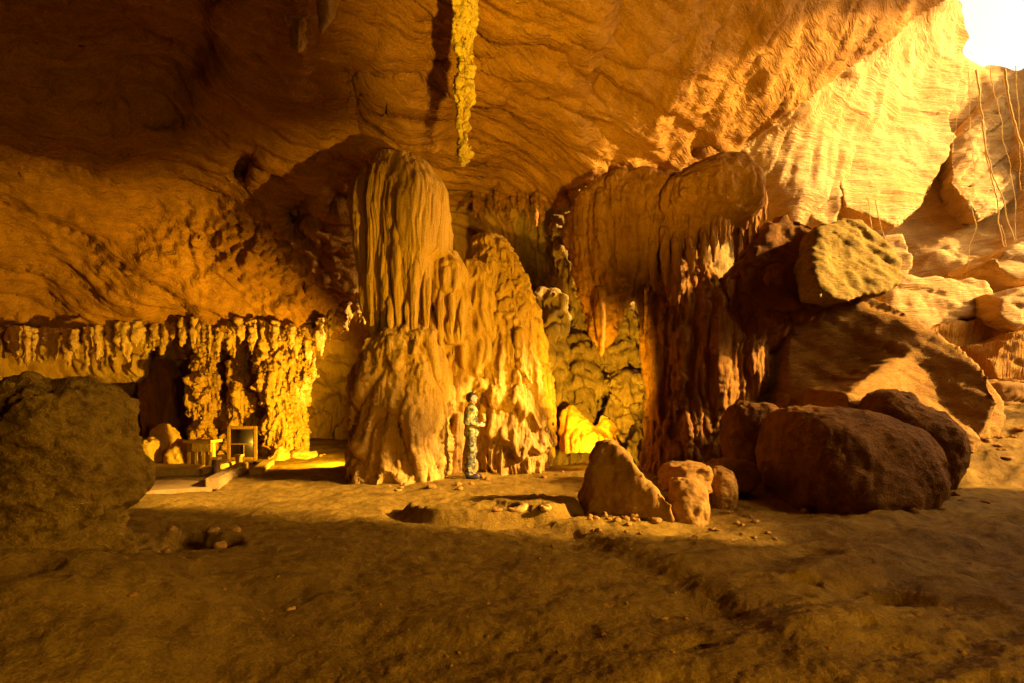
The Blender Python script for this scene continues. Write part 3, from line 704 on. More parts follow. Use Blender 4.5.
block('rock_block', [(985,345),(1024,332),(1080,338),(1085,390),(1040,402),(1000,396)], 13.2, 2.2, M_CEIL, 'wide orange block low at the right edge', .06, 0, .1)
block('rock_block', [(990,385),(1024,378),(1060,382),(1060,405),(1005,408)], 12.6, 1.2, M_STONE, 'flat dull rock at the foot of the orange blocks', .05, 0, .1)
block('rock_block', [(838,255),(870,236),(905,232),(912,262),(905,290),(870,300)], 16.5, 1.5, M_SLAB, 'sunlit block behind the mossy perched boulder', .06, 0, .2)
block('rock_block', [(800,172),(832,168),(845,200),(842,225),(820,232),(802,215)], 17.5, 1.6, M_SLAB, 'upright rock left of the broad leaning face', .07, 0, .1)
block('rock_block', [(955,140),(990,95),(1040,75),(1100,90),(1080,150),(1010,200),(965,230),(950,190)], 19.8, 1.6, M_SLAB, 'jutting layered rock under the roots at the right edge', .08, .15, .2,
      fns=(d_fbm(.5, .2, 2), d_strata((-.6, .1, .8), 1.8, .14), d_strata((-.6, .1, .8), 5, .05), d_fbm(2, .05, 4)))
# hanging rocks and stalactites
def stal(name, rows, mat, label, fns=None, res=(110, 60), cat='stalactite', group=None):
    VF = displace(loft(rows, *res, 2.2), *(fns or (d_flute(5, .05), d_billow(4, .05, 3), d_fbm(8, .02, 3))))
    return put(name, VF, mat, label=label, cat=cat, group=group)
stal('stalactite', [(-60,446,482,8.0,.28),(-20,449,479,8.0,.25),(0,452,477,8.0,.22),(20,454,476,8.0,.2),(40,455,473,8.0,.18),(60,457,471,8.0,.15),(90,457,471,8.0,.13),(110,457,469,8.0,.11),(130,456,469,8.0,.10),(150,458,468,8.0,.09),(160,461,466,8.0,.05),(165,462.5,464.5,8.0,.01)],
     M_DRIP, 'long knobbly yellow stalactite hanging from the ceiling above the pale column', (d_fbm(1.6, .07, 3), d_flute(5, .06, .1), d_flute(13, .03, .1), d_cascade(1.6, .07), d_fbm(5, .05, 3), d_billow(9, .02, 2), d_fbm(20, .010, 3)), (260, 90))
stal('stalactite', [(-30,312,340,7.2,.2),(0,316,336,7.2,.15),(12,318,333,7.2,.11),(24,319,328,7.2,.07),(33,320,324,7.2,.02)], M_FLOW, 'short smooth stalactite at the top edge above the dark recess', (d_flute(6, .03), d_fbm(6, .02, 3)))
stal('stalactite', [(20,290,306,7.8,.12),(35,292,304,7.8,.1),(48,294,301,7.8,.05),(53,296,299,7.8,.01)], M_FLOW, 'stubby stalactite below and left of the smooth short one')
stal('stalactite', [(338,156,172,16.3,.3),(362,150,172,16.3,.45),(376,143,178,16.2,.55),(390,142,179,16.2,.58),(404,144,178,16.2,.52),(420,147,177,16.2,.46),(436,150,176,16.2,.38),(448,155,172,16.2,.2),(456,160,168,16.2,.05)], M_RED, 'dark bulbous stalactite with stringy underside left of the lit columns',
     (d_flute(2.8, .10, .1), d_flute(7, .05, .1), d_fbm(5, .03, 3)), (110, 110))
for k in range(11):
    px = 476 + k * 6.5 + RNG.uniform(-2, 2); y0 = 188 + abs(k - 4) * 2.5 + RNG.uniform(-2, 3); L_ = RNG.uniform(14, 32); Y = 14.2 + RNG.uniform(-.3, .5)
    stal('stalactite', drip(px, y0, y0 + L_, RNG.uniform(5, 9), Y), M_RED, 'small ragged stalactite in the cluster over the dip between the columns', res=(40, 20), group='ragged stalactites over the dip between the columns')
for k in range(66):
    t = k / 65; px = 8 + t * 358; y0 = np.interp(px, [8, 70, 128, 200, 260, 310, 345, 372], [340, 344, 336, 330, 334, 340, 318, 302]); Y = np.interp(px, [8, 128, 200, 260, 310, 372], [13.0, 14.3, 14.9, 14.6, 15.0, 14.6]) + RNG.uniform(-.5, .3)
    stal('stalactite', drip(px + RNG.uniform(-3, 3), y0 - 2, y0 + RNG.uniform(6, 26), RNG.uniform(4, 9), Y), M_PALE, 'small lit stalactite in the fringe along the lip of the low ceiling', res=(34, 18), group='fringe of stalactites along the low ceiling lip')

# lit columns at the back left
RG = (d_fbm(1.4, .14, 3), d_cascade(1.1, .20), d_flute(4.5, .13), d_flute(11, .05), d_billow(7, .025, 2), d_fbm(9, .02, 3))
for rows, lab in (
    ([(325,188,214,15.4,.35),(345,194,211,15.2,.3),(372,195,212,15.1,.28),(383,191,216,15.0,.33),(402,190,217,15.0,.33),(412,195,213,15.0,.3),(430,195,216,15.0,.33),(455,191,218,15.0,.35),(475,188,222,15.0,.4)], 'slim lit column of stacked tiers, leftmost of the row'),
    ([(325,228,256,15.6,.35),(350,232,250,15.5,.28),(380,233,249,15.4,.26),(410,230,252,15.3,.3),(440,226,254,15.3,.35),(475,222,258,15.2,.4)], 'lit column of thin ribs behind the wooden notice board'),
    ([(325,252,306,15.4,.45),(345,256,303,15.2,.5),(370,258,302,15.1,.48),(395,262,299,15.0,.42),(415,266,296,15.0,.36),(440,262,297,15.0,.4),(475,258,300,15.0,.45)], 'widest lit column of hanging ribs, right of the notice board'),
    ([(330,300,324,15.0,.25),(350,301,319,15.0,.22),(372,302,312,15.0,.14),(380,304,308,15.0,.04)], 'lit curtain tapering to a free tip right of the widest column'),
    ([(400,215,226,15.8,.1),(408,209,234,15.7,.3),(440,208,236,15.6,.4),(475,206,238,15.6,.45)], 'stubby lit stalagmite between the two slim columns'),
    ([(372,291,303,15.3,.1),(380,288,306,15.2,.25),(410,284,303,15.2,.3),(440,276,304,15.1,.35),(475,268,308,15.0,.4)], 'leaning lit stalagmite at the right foot of the widest column')):
    VF = displace(loft(rows, 190, 150, 2.2), *RG)
    put('limestone_column', VF, M_FLOW, label=lab, cat='column')
VF = displace(loft([(338,30,125,15.6,.3),(348,0,140,15.5,.5),(362,-20,148,15.4,.6),(374,-20,146,15.4,.5),(382,0,140,15.5,.3)], 60, 200, 2.4), d_flute(4, .16, .12), d_flute(9, .05, .1), d_fbm(5, .03, 3))
put('flowstone_ledge', VF, M_PALE, label='bright flowstone ledge with a fringed edge above the mossy stump', cat='flowstone')
for (x0, x1, y0, y1, Y, lab) in ((138,158,436,474,13.2,'lit block nearest the mossy stump in the rock pile'),(153,178,424,470,14.0,'tall lit block at the back of the rock pile'),(168,190,440,474,13.4,'lit wedge-shaped block left of the stone table'),
                                 (270,288,446,468,14.2,'lit knee-high rock at the foot of the widest column'),(290,318,448,470,14.6,'lit low rock at the right end of the column row'),(312,330,454,468,14.8,'smallest lit rock near the dark gap')):
    m = (x0 + x1) / 2
    boulder('rock_block', [(y0,m-3,m+3,Y,.1),(y0+4,x0+3,x1-3,Y,.25),((y0+y1)/2,x0,x1,Y,.36),(y1,x0-1,x1+1,Y,.4),(y1+6,x0,x1,Y,.4)], M_PALE, lab, (50, 64), fns=(d_fbm(3, .06, 4), d_fbm(10, .02, 3)), cat='rock')

# glowing formation with its lamp
VF = join(loft([(405,568,573,12.4,.05),(412,563,580,12.4,.2),(424,562,590,12.4,.3),(440,562,612,12.3,.35),(452,562,616,12.3,.4)], 50, 60, 2.2),
          loft([(416,602,609,12.4,.05),(421,598,613,12.4,.15),(432,592,615,12.4,.25),(452,585,617,12.3,.35)], 40, 50, 2.2))
VF = displace(remesh(*VF, .03, 2), d_facet(2.6, .10, 3), d_flute(5, .07), d_fbm(8, .03, 4))
put('stalagmite', VF, rock('honey_calcite', (.72, .38, .04), (.62, .28, .02), (.4, .16, .015), scale=2, bump=.5, bscale=9, fine=50), label='low twin-peaked honey coloured stalagmite glowing beside its lamp', cat='stalagmite')

# ------------------------------------------------------------------ small built things
def box(c, s, rz=0.0, bev=.012):
    import bmesh
    bm = bmesh.new(); bmesh.ops.create_cube(bm, size=1)
    for v in bm.verts: v.co = Vector((v.co.x * s[0], v.co.y * s[1], v.co.z * s[2]))
    bmesh.ops.bevel(bm, geom=list(bm.edges), offset=min(bev, min(s) * .3), segments=2, affect='EDGES')
    ca, sa = math.cos(rz), math.sin(rz)
    for v in bm.verts: v.co = Vector((v.co.x * ca - v.co.y * sa + c[0], v.co.x * sa + v.co.y * ca + c[1], v.co.z + c[2]))
    bm.verts.index_update()
    V_ = np.array([v.co[:] for v in bm.verts]); q = [[v.index for v in f.verts] for f in bm.faces if len(f.verts) == 4]; t = [[v.index for v in f.verts] for f in bm.faces if len(f.verts) == 3]
    bm.free()
    return V_, [np.array(x, np.int32) for x in (q, t) if x]
def gz(x, y): return float(floor_h(np.array([x]), np.array([y]))[0])
def wx(px, Y): return (px - 512) * Y / F
# notice board
Y = 13.0; x0, x1 = wx(228.5, Y), wx(256, Y); g0 = gz((x0 + x1) / 2, Y); zt = at(0, 426, Y)[2]; zb = max(at(0, 461, Y)[2], g0 + .08)
t = thing('notice_board', ((x0 + x1) / 2, Y, g0), 'dark framed notice board standing in front of the lit columns', 'board')
w = x1 - x0; zc = (zt + zb) / 2; hh = zt - zb
put('panel', box(((x0 + x1) / 2, Y, zc), (w - .12, .03, hh - .12), .12), M_BOARD, t)
fr = [box((x0 + .04, Y - .05, zc), (.08, .07, hh), .12), box((x1 - .04, Y + .05, zc), (.08, .07, hh), .12), box(((x0 + x1) / 2, Y, zt - .04), (w - .165, .066, .08), .12), box(((x0 + x1) / 2, Y, zb + .04), (w - .165, .066, .08), .12)]
put('frame', join(*fr), M_WOOD, t, smooth=False)
put('rail', box(((x0 + x1) / 2, Y - .03, zc - .02), (w - .17, .03, .025), .12), M_WOOD, t, smooth=False)
put('rail', box(((x0 + x1) / 2 + .05, Y - .025, zc - .25), (.025, .03, .42), .12), M_WOOD, t, smooth=False)
for xx, yy in ((x0 + .06, Y - .04), (x1 - .06, Y + .04)):
    put('leg', box((xx, yy, (g0 - .04 + zb) / 2), (.07, .06, zb - g0 + .07)), M_WOOD, t, smooth=False)
# stone table
Y = 12.5; x0, x1 = wx(189, Y), wx(217, Y); zt = at(0, 441, Y)[2]; g0 = gz((x0 + x1) / 2, Y); zt = max(zt, g0 + .5)
t = thing('stone_table', ((x0 + x1) / 2, Y, g0), 'small pale stone table on slender legs left of the notice board', 'table')
put('tabletop', box(((x0 + x1) / 2, Y, zt), (x1 - x0, .5, .07)), M_PALE, t, smooth=False)
put('apron', box(((x0 + x1) / 2 + .05, Y - .1, zt - .15), ((x1 - x0) * .7, .12, .2)), M_PALE, t, smooth=False)
for kx in (.1, .36, .62, .88):
    xx = x0 + (x1 - x0) * kx
    put('leg', box((xx, Y - .05, (zt - .04 + g0 - .05) / 2), (.09, .14, zt - .04 - g0 + .05)), M_PALE, t, smooth=False)
# posts
for px, yt, yb, Y, wd, lab in ((216, 459, 485, 9.4, .12, 'dark squat wooden post at the end of the pale kerb'), (239, 456, 469, 12.0, .14, 'pale short post in front of the notice board')):
    x = wx(px, Y); g = gz(x, Y); zt = max(at(0, yt, Y)[2], g + .25)
    tt = thing('post', (x, Y, g), lab, 'post')
    put('shaft', displace(loft([(HZ + (CAMH - zt) * F / Y, px - wd / 2 * F / Y, px + wd / 2 * F / Y, Y, wd / 2), (HZ + (CAMH - g + .06) * F / Y, px - wd / 2 * F / Y, px + wd / 2 * F / Y, Y, wd / 2)], 14, 20, 3), d_fbm(9, .012, 3)), M_DARKWOOD if px < 220 else M_WOOD, tt)
    put('cap', box((x, Y, zt + .012), (wd * 1.25, wd * 1.25, .05)), M_CONC, tt, smooth=False)
# kerb stones and paving slabs
def bar(p, q, wd, ht, name, mat, label, cat):
    a, b = on_floor(*p), on_floor(*q); d = b - a; L_ = np.hypot(*d); ang = math.atan2(d[1], d[0]); c = (a + b) / 2
    z = gz(c[0], c[1])
    VF = box((0, 0, 0), (L_, wd, ht), 0, .02)
    ca, sa = math.cos(ang), math.sin(ang); v = VF[0]
    v = np.stack([v[:, 0] * ca - v[:, 1] * sa + c[0], v[:, 0] * sa + v[:, 1] * ca + c[1], v[:, 2] + z + ht * .25], 1)
    put(name, (v, VF[1]), mat, smooth=False, label=label, cat=cat)
bar((212,490),(243,471),.22,.20,'kerb_stone',M_CONC,'pale kerb stone running back from the dark post','kerb')
bar((256,474),(269,463),.25,.16,'kerb_stone',M_CONC,'short pale kerb stone right of the short post','kerb')
bar((196,475),(232,466),.25,.14,'kerb_stone',M_CONC,'low pale kerb stone behind the dark post','kerb')
def pad(poly, ht, label):
    P = np.array([on_floor(*p) for p in poly]); n = len(P); g = np.array([gz(*p) for p in P])
    zt = g.mean() + ht
    Vv = np.concatenate([np.c_[P, np.full(n, zt)], np.c_[P, g - .15]]); j = np.arange(n); j2 = (j + 1) % n
    VF = (np.concatenate([Vv, [[*P.mean(0), zt]]]), [np.stack([j + n, j2 + n, j2, j], -1), np.stack([np.full(n, 2 * n), j, j2], -1)])
    if np.cross(P[1] - P[0], P[2] - P[1]) < 0: VF = (VF[0], [f[:, ::-1] for f in VF[1]])
    put('paving_slab', VF, M_CONC, smooth=False, label=label, cat='paving')
pad([(60,499),(212,490),(214,486),(212,482),(60,484)], .06, 'low paved step left of the dark post')
pad([(60,479),(195,477),(205,472),(70,471)], .14, 'raised paved step behind the low one')
# floodlight at the glowing formation
fl = np.array([wx(597, 11.3), 11.3]); g = gz(*fl)
t = thing('floodlight', (fl[0], fl[1], g), 'small floodlight on the ground in front of the glowing stalagmite', 'lamp')
put('housing', box((fl[0], fl[1] - .03, g + .13), (.34, .10, .16)), plain('lamp_housing', (.05, .035, .02), .5, .6), t, smooth=False)
put('bracket', box((fl[0], fl[1], g + .025), (.2, .14, .05)), plain('lamp_bracket', (.04, .03, .02), .5, .6), t, smooth=False)
put('lens', box((fl[0], fl[1] + .03, g + .14), (.30, .03, .12)), plain('lamp_lens', (.9, .7, .3), .3, 0, 5.0, (1, .72, .25)), t, smooth=False)

# roots
def tube(pts, r0, r1, n=90, nt=8, wobble=.05):
    P = np.array(pts, float); tt = np.linspace(0, len(P) - 1, n); k = np.arange(len(P))
    C = np.stack([pchip(k, P[:, c], tt) for c in range(3)], 1)
    C = C + wobble * np.stack([fbm(C * 1.3 + 3, 3), fbm(C * 1.3 + 7, 3), 0 * C[:, 0]], 1)
    T = np.gradient(C, axis=0); T /= np.linalg.norm(T, axis=1)[:, None]
    U = np.cross(T, [0.3, 1, .1]); U /= np.linalg.norm(U, axis=1)[:, None]; W = np.cross(T, U)
    r = np.linspace(r0, r1, n) * (1 + .25 * perlin(C * 5))
    th = np.linspace(0, 2 * np.pi, nt, endpoint=False)
    V_ = (C[:, None] + r[:, None, None] * (np.cos(th)[None, :, None] * U[:, None] + np.sin(th)[None, :, None] * W[:, None])).reshape(-1, 3)
    i = np.arange(n - 1)[:, None] * nt; j = np.arange(nt); j2 = (j + 1) % nt
    return V_, [np.stack([i + j, i + j2, i + nt + j2, i + nt + j], -1).reshape(-1, 4)]
for pts, Y, r, lab in (
    ([(976,70),(982,110),(986,150),(997,205),(1006,262)], 16.2, .045, 'long root running from the opening down past the jutting rock'),
    ([(981,120),(990,165),(1004,205),(1020,262)], 15.9, .04, 'root forking off the long one towards the right edge'),
    ([(1004,70),(1012,115),(1022,150),(1045,210)], 15.6, .06, 'thick root crossing the top right corner'),
    ([(972,205),(976,225),(968,250),(966,276)], 16.0, .025, 'single thin root above the long flat slab'),
    ([(866,196),(872,230),(878,288)], 14.8, .02, 'thin root hanging left, in front of the sunlit block'),
    ([(874,200),(886,240),(899,290)], 14.7, .02, 'thin root slanting right, in front of the sunlit block'),
    ([(968,72),(970,120),(975,170),(972,200)], 16.6, .02, 'fine root hanging straight left of the long forked one'),
    ([(990,68),(1000,120),(1012,180),(1016,240)], 16.4, .022, 'fine root between the long forked one and the corner root'),
    ([(1015,66),(1019,130),(1020,190)], 16.3, .02, 'fine root hugging the right edge above the jutting rock'),
    ([(978,74),(960,110),(952,150)], 16.8, .02, 'fine root slanting left across the bright rock face'),
    ([(1000,225),(1006,250),(1010,280)], 15.5, .02, 'short thin root below the jutting layered rock')):
    put('hanging_root', tube([at(x, y, Y) for x, y in pts], r * .6, r * .3), M_ROOT, label=lab, cat='root')

# loose stones
def pebble(x, y, s, mat, label, group=None, name='stone', flat=.6):
    VF = ellipsoid((0, 0, 0), (s, s * RNG.uniform(.6, .9), s * flat * RNG.uniform(.7, 1.1)), 14, 18)
    o = RNG.uniform(0, 50)
    VF = displace(VF, lambda p, n: s * .35 * fbm(p / s * .9 + o, 3))
    a = RNG.uniform(0, 6.28); v = VF[0]; ca, sa = math.cos(a), math.sin(a)
    v = np.stack([v[:, 0] * ca - v[:, 1] * sa + x, v[:, 0] * sa + v[:, 1] * ca + y, v[:, 2] + gz(x, y) + s * flat * .3], 1)
    put(name, (v, VF[1]), mat, label=label, cat='stone', group=group)
a = on_floor(290, 616); pebble(a[0], a[1], .035, M_PALE, 'lone pale flat pebble on the dark foreground floor', flat=.4)
for (x, y, s, lab) in ((519, 521, .15, 'pale flat stone at the right rim of the shallow basin'), (545, 523, .10, 'small pale stone beside the flat stone at the basin rim'), (497, 523, .07, 'dark fist-sized stone at the front of the basin rim')):
    a = on_floor(x, y); pebble(a[0], a[1], s, M_PALE if 'pale' in lab else M_STONE, lab, flat=.35)
for k in range(70):
    px, py = RNG.uniform(590, 775), RNG.uniform(508, 545)
    if k > 45: px, py = RNG.uniform(880, 1010), RNG.uniform(468, 515)
    a = on_floor(px, py)
    pebble(a[0], a[1], RNG.uniform(.02, .055) * (1.6 if k > 45 else 1), M_STONE, 'small loose stone on the gravelly ground below the boulders', 'loose stones below the boulders', flat=.5)
for k in range(26):
    px, py = RNG.uniform(945, 1040), RNG.uniform(424, 468); Y = np.interp(py, [424, 468], [11.3, 9.8]); 
    pebble(wx(px, Y), Y, RNG.uniform(.04, .12), M_STONE, 'rubble stone on the sunlit slope right of the boulders', 'rubble on the sunlit slope', flat=.4)
for k in range(16):
    px, py = RNG.uniform(125, 240), RNG.uniform(532, 556); a = on_floor(px, py)
    pebble(a[0], a[1], RNG.uniform(.03, .08), M_STONE, 'crumbled stone in the broken hollow by the mossy stump', 'crumbled stones in the broken hollow', flat=.5)

for k in range(60):
    px, py = (RNG.uniform(120, 1010), RNG.uniform(545, 675)); a = on_floor(px, py)
    pebble(a[0], a[1], RNG.uniform(.008, .024), M_STONE, 'tiny pebble scattered on the dim foreground floor', 'pebbles on the foreground floor', 'pebble', flat=.6)
for k in range(40):
    cx0, cy0, w0 = [(850, 506, 95), (625, 524, 55), (420, 488, 60), (520, 472, 45), (700, 476, 50)][k % 5]
    a = on_floor(cx0 + RNG.uniform(-w0, w0), cy0 + RNG.uniform(-4, 7))
    pebble(a[0], a[1], RNG.uniform(.03, .09), M_STONE, 'broken stone lying at the foot of the rocks', 'broken stones at the foot of the rocks', flat=.6)
# ------------------------------------------------------------------ person
PX0, PY0 = 472, 10.2
pxw = wx(471, PY0); pz = gz(pxw, PY0)
base = np.array([pxw, PY0, pz])
def W(p): return np.array(p, float) * np.array([1, 1, .985]) + base
M_SKIN = plain('skin', (.42, .22, .10), .55, var=.08); M_HAIR = plain('dark_hair', (.012, .008, .005), .6)
M_JACK = camo('camouflage_jacket', ((.045, .04, .010), (.15, .135, .03), (.27, .23, .06), (.42, .34, .10)), 9)
M_TROU = camo('camouflage_trousers', ((.03, .026, .007), (.09, .078, .018), (.17, .14, .035), (.28, .22, .065)), 10)
M_BOOT = plain('dark_boots', (.02, .013, .008), .6)
t = thing('person', base, 'person in camouflage clothes standing in profile, looking up to the right, hands at the waist', 'person')
J = dict(pel=(0,0,.95), sp=(-.01,0,1.14), ch=(.0,0,1.32), nk=(.005,0,1.46), hd=(.035,0,1.56),
         sL=(0,.17,1.39), eL=(-.06,.24,1.13), wL=(.16,.12,1.06), sR=(0,-.17,1.39), eR=(-.07,-.23,1.13), wR=(.17,-.12,1.07),
         hL=(0,.09,.90), kL=(.03,.10,.50), aL=(-.01,.10,.09), tL=(.15,.12,.035), hR=(0,-.09,.90), kR=(.0,-.10,.50), aR=(-.06,-.10,.09), tR=(.10,-.12,.035))
def chain(names, radii, edges, root=0, sub=2):
    pts = [J[n] if isinstance(n, str) else n for n in names]
    v, f = skin(pts, edges, radii, root, sub)
    return v, f
hands = []
for s, wn in ((1, 'wL'), (-1, 'wR')):
    wv = np.array(J[wn]); d = np.array([.85, -s * .5, .05]); d /= np.linalg.norm(d); side = np.array([.5 * s, .85, 0]) * -1; up = np.array([0, 0, 1.])
    palm = wv + d * .08
    hands.append(skin([tuple(wv - d * .04), tuple(wv), tuple(palm)], [(0, 1), (1, 2)], [.026, (.024, .03), (.018, .04)], 0, 1))
    for q, (off, L_) in enumerate(((.028, .065), (.010, .075), (-.010, .07), (-.027, .055))):
        a_ = palm + up * off; b_ = a_ + d * L_ * .5; c_ = b_ + d * L_ * .25 + np.array([-.02, -s * .03, -.005])
        hands.append(skin([tuple(a_ - d * .02), tuple(b_), tuple(c_)], [(0, 1), (1, 2)], [.010, .009, .008], 0, 1))
    th0 = wv + d * .03 + up * .03
    hands.append(skin([tuple(th0 - d * .01), tuple(th0 + up * .03 + d * .02), tuple(th0 + up * .04 + d * .05)], [(0, 1), (1, 2)], [.012, .011, .009], 0, 1))
def limb(a, b, ra, rb):
    a, b = np.array(a, float), np.array(b, float); d = b - a; L_ = np.linalg.norm(d); d = d / L_
    u = np.cross(d, [0, 1, .13]); u /= np.linalg.norm(u); w = np.cross(d, u)
    t_ = np.concatenate([-np.cos(np.linspace(.05, np.pi / 2, 6)) * 1.0, np.linspace(0, 1, 8)[1:-1], 1 + np.cos(np.linspace(np.pi / 2, np.pi - .05, 6)) * -1.0])
    al, rr_ = [], []
    for q in np.linspace(.05, np.pi / 2, 6): al.append(-ra * math.cos(q)); rr_.append(ra * math.sin(q))
    for q in np.linspace(0, 1, 8)[1:-1]: al.append(q * L_); rr_.append(ra + (rb - ra) * q)
    for q in np.linspace(np.pi / 2, .05, 6): al.append(L_ + rb * math.cos(q)); rr_.append(rb * math.sin(q))
    th = np.linspace(0, 2 * np.pi, 16, endpoint=False); n = len(al)
    V_ = np.array([a + d * x + r * (np.cos(t__) * u + np.sin(t__) * w) for x, r in zip(al, rr_) for t__ in th])
    i = np.arange(n - 1)[:, None] * 16; j = np.arange(16); j2 = (j + 1) % 16
    Q = np.stack([i + j, i + j2, i + 16 + j2, i + 16 + j], -1).reshape(-1, 4)
    V_ = np.concatenate([V_, [V_[:16].mean(0), V_[-16:].mean(0)]])
    T = np.concatenate([np.stack([np.full(16, n * 16), j2, j], -1), np.stack([np.full(16, n * 16 + 1), (n - 1) * 16 + j, (n - 1) * 16 + j2], -1)])
    vf = (V_, [Q, T]); c = V_.mean(0)
    nn = normals(*vf)
    return vf if ((V_ - c) * nn).sum() > 0 else (V_, [f[:, ::-1] for f in vf[1]])
def torso(x, grow):
    return [ellipsoid((.0, 0, z), (rx + grow, ry + grow, rz), 20, 26) for z, rx, ry, rz in ((.95, .115, .155, .14), (1.08, .105, .14, .14), (1.20, .112, .155, .14), (1.32, .115, .175, .13), (1.395, .085, .16, .07))]
body = join(*torso(0, 0), limb((.0, 0, 1.40), (.02, 0, 1.53), .058, .052),
    *[q for a, b, c in (('sL', 'eL', 'wL'), ('sR', 'eR', 'wR')) for q in (limb(J[a], J[b], .058, .042), limb(J[b], J[c], .042, .027))],
    *[q for a, b, c, d in (('hL', 'kL', 'aL', 'tL'), ('hR', 'kR', 'aR', 'tR')) for q in (limb(J[a], J[b], .085, .054), limb(J[b], J[c], .054, .036), limb(J[c], J[d], .036, .026))])
hands = []
for sg_, wn in ((1, 'wL'), (-1, 'wR')):
    wv = np.array(J[wn]); d = np.array([.88, -sg_ * .45, .05]); d /= np.linalg.norm(d); up = np.array([0, 0, 1.])
    inn = np.array([-.45 * sg_ * sg_, -sg_ * .88, 0]); inn /= np.linalg.norm(inn)
    hands.append(limb(wv - d * .03, wv + d * .03, .027, .026))
    for off in (.026, .009, -.009, -.026): hands.append(limb(wv + d * .015 + up * off * .7, wv + d * .085 + up * off, .014, .013))
    for off, L_ in ((.027, .062), (.009, .072), (-.009, .067), (-.027, .052)):
        a_ = wv + d * .085 + up * off; b_ = a_ + d * L_ * .55 + inn * .008; c_ = b_ + d * L_ * .25 + inn * .03
        hands += [limb(a_, b_, .0095, .0088), limb(b_, c_, .0088, .008)]
    a_ = wv + d * .025 + up * .026; b_ = a_ + up * .028 + d * .028 + inn * .012; hands += [limb(a_, b_, .0125, .011), limb(b_, b_ + d * .03 + inn * .008, .011, .009)]
hc = np.array([.03, 0, 1.605])
head = [ellipsoid(hc, (.095, .074, .112), 24, 28), ellipsoid(hc + [.035, 0, -.06], (.056, .052, .055)), ellipsoid(hc + [.098, 0, -.008], (.022, .016, .028), 12, 14), ellipsoid(hc + [.086, 0, .03], (.018, .045, .016), 12, 14),
        ellipsoid(hc + [.083, 0, -.052], (.014, .022, .010), 10, 12), ellipsoid(hc + [-.005, .075, -.005], (.02, .012, .032), 10, 12), ellipsoid(hc + [-.005, -.075, -.005], (.02, .012, .032), 10, 12)]
def tilt(VF, c, ang):
    v = VF[0] - c; ca, sa = math.cos(ang), math.sin(ang)
    return np.stack([v[:, 0] * ca - v[:, 2] * sa, v[:, 1], v[:, 0] * sa + v[:, 2] * ca], 1) + c, VF[1]
neckpt = np.array([.01, 0, 1.52])
head = [tilt(h, neckpt, .16) for h in head]
VF = biggest(remesh(*join(body, *hands, *head), .008, 1))
put('body', (VF[0] * [1, 1, .985] + base, VF[1]), M_SKIN, t)
eyes = [tilt(ellipsoid(hc + [.083, s * .032, .008], (.012, .014, .009), 10, 12), neckpt, .16) for s in (1, -1)]
for e_ in eyes: put('eye', (e_[0] * [1, 1, .985] + base, e_[1]), M_HAIR, t)
hv_, hf = ellipsoid(hc + [-.012, 0, .02], (.104, .084, .112), 30, 36)
lim = hc + np.array([.0, 0, 0])
hv_[:, 0] = np.where((hv_[:, 2] < hc[2] + .055) & (hv_[:, 0] > hc[0] + .02), np.minimum(hv_[:, 0], hc[0] + .015), hv_[:, 0])
hv_[:, 2] = np.maximum(hv_[:, 2], hc[2] - .07)
hv_, hf = displace((hv_, hf), d_fbm(38, .008, 3))
hv_, hf = tilt((hv_, hf), neckpt, .16)
put('hair', (hv_ * [1, 1, .985] + base, hf), M_HAIR, t)
def cl(n, f): return np.array(J[n]) + np.array(f, float)
jk = join(*torso(0, .024), ellipsoid((-.005, 0, .90), (.15, .19, .10), 20, 26), limb((.0, 0, 1.40), (.008, 0, 1.475), .082, .072),
    *[q for a, b, c in (('sL', 'eL', 'wL'), ('sR', 'eR', 'wR')) for q in (limb(J[a], J[b], .084, .064), limb(J[b], np.array(J[b]) * .16 + np.array(J[c]) * .84, .064, .048))])
jk = displace(biggest(remesh(*jk, .012, 2)), d_fbm(6, .020, 3), d_fbm(16, .010, 3))
jk[0][:, 2] = np.maximum(jk[0][:, 2], .82)
put('jacket', (jk[0] * [1, 1, .985] + base, jk[1]), M_JACK, t)
tr = join(ellipsoid((0, 0, .93), (.135, .172, .12), 20, 26), *[q for a, b, c in (('hL', 'kL', 'aL'), ('hR', 'kR', 'aR')) for q in (limb(J[a], J[b], .105, .078), limb(J[b], np.array(J[c]) + [0, 0, .03], .078, .066))])
tr = displace(biggest(remesh(*tr, .012, 2)), d_fbm(8, .018, 3), d_fbm(20, .007, 3))
put('trousers', (tr[0] * [1, 1, .985] + base, tr[1]), M_TROU, t)
for a_, k_ in (('aL', 'tL'), ('aR', 'tR')):
    A_, K_ = np.array(J[a_]), np.array(J[k_])
    bt = join(ellipsoid(A_ + [.0, 0, .03], (.058, .052, .10), 14, 18), ellipsoid((A_ + K_) / 2 + [.02, 0, -.03], (.15, .053, .052), 14, 20))
    bt = remesh(*bt, .012, 2); bt[0][:, 2] = np.maximum(bt[0][:, 2], .0)
    put('boot', (bt[0] * [1, 1, .985] + base, bt[1]), M_BOOT, t)

# ------------------------------------------------------------------ camera
cam = bpy.data.cameras.new('camera'); cam.sensor_width = 36; cam.lens = 18.0
cam.shift_y = (HZ - 341.5) / 1024; cam.clip_start = .05; cam.clip_end = 500
co = bpy.data.objects.new('camera', cam); COL.objects.link(co)
co.location = (0, 0, CAMH); co.rotation_euler = (math.radians(90), 0, 0)
scene.camera = co

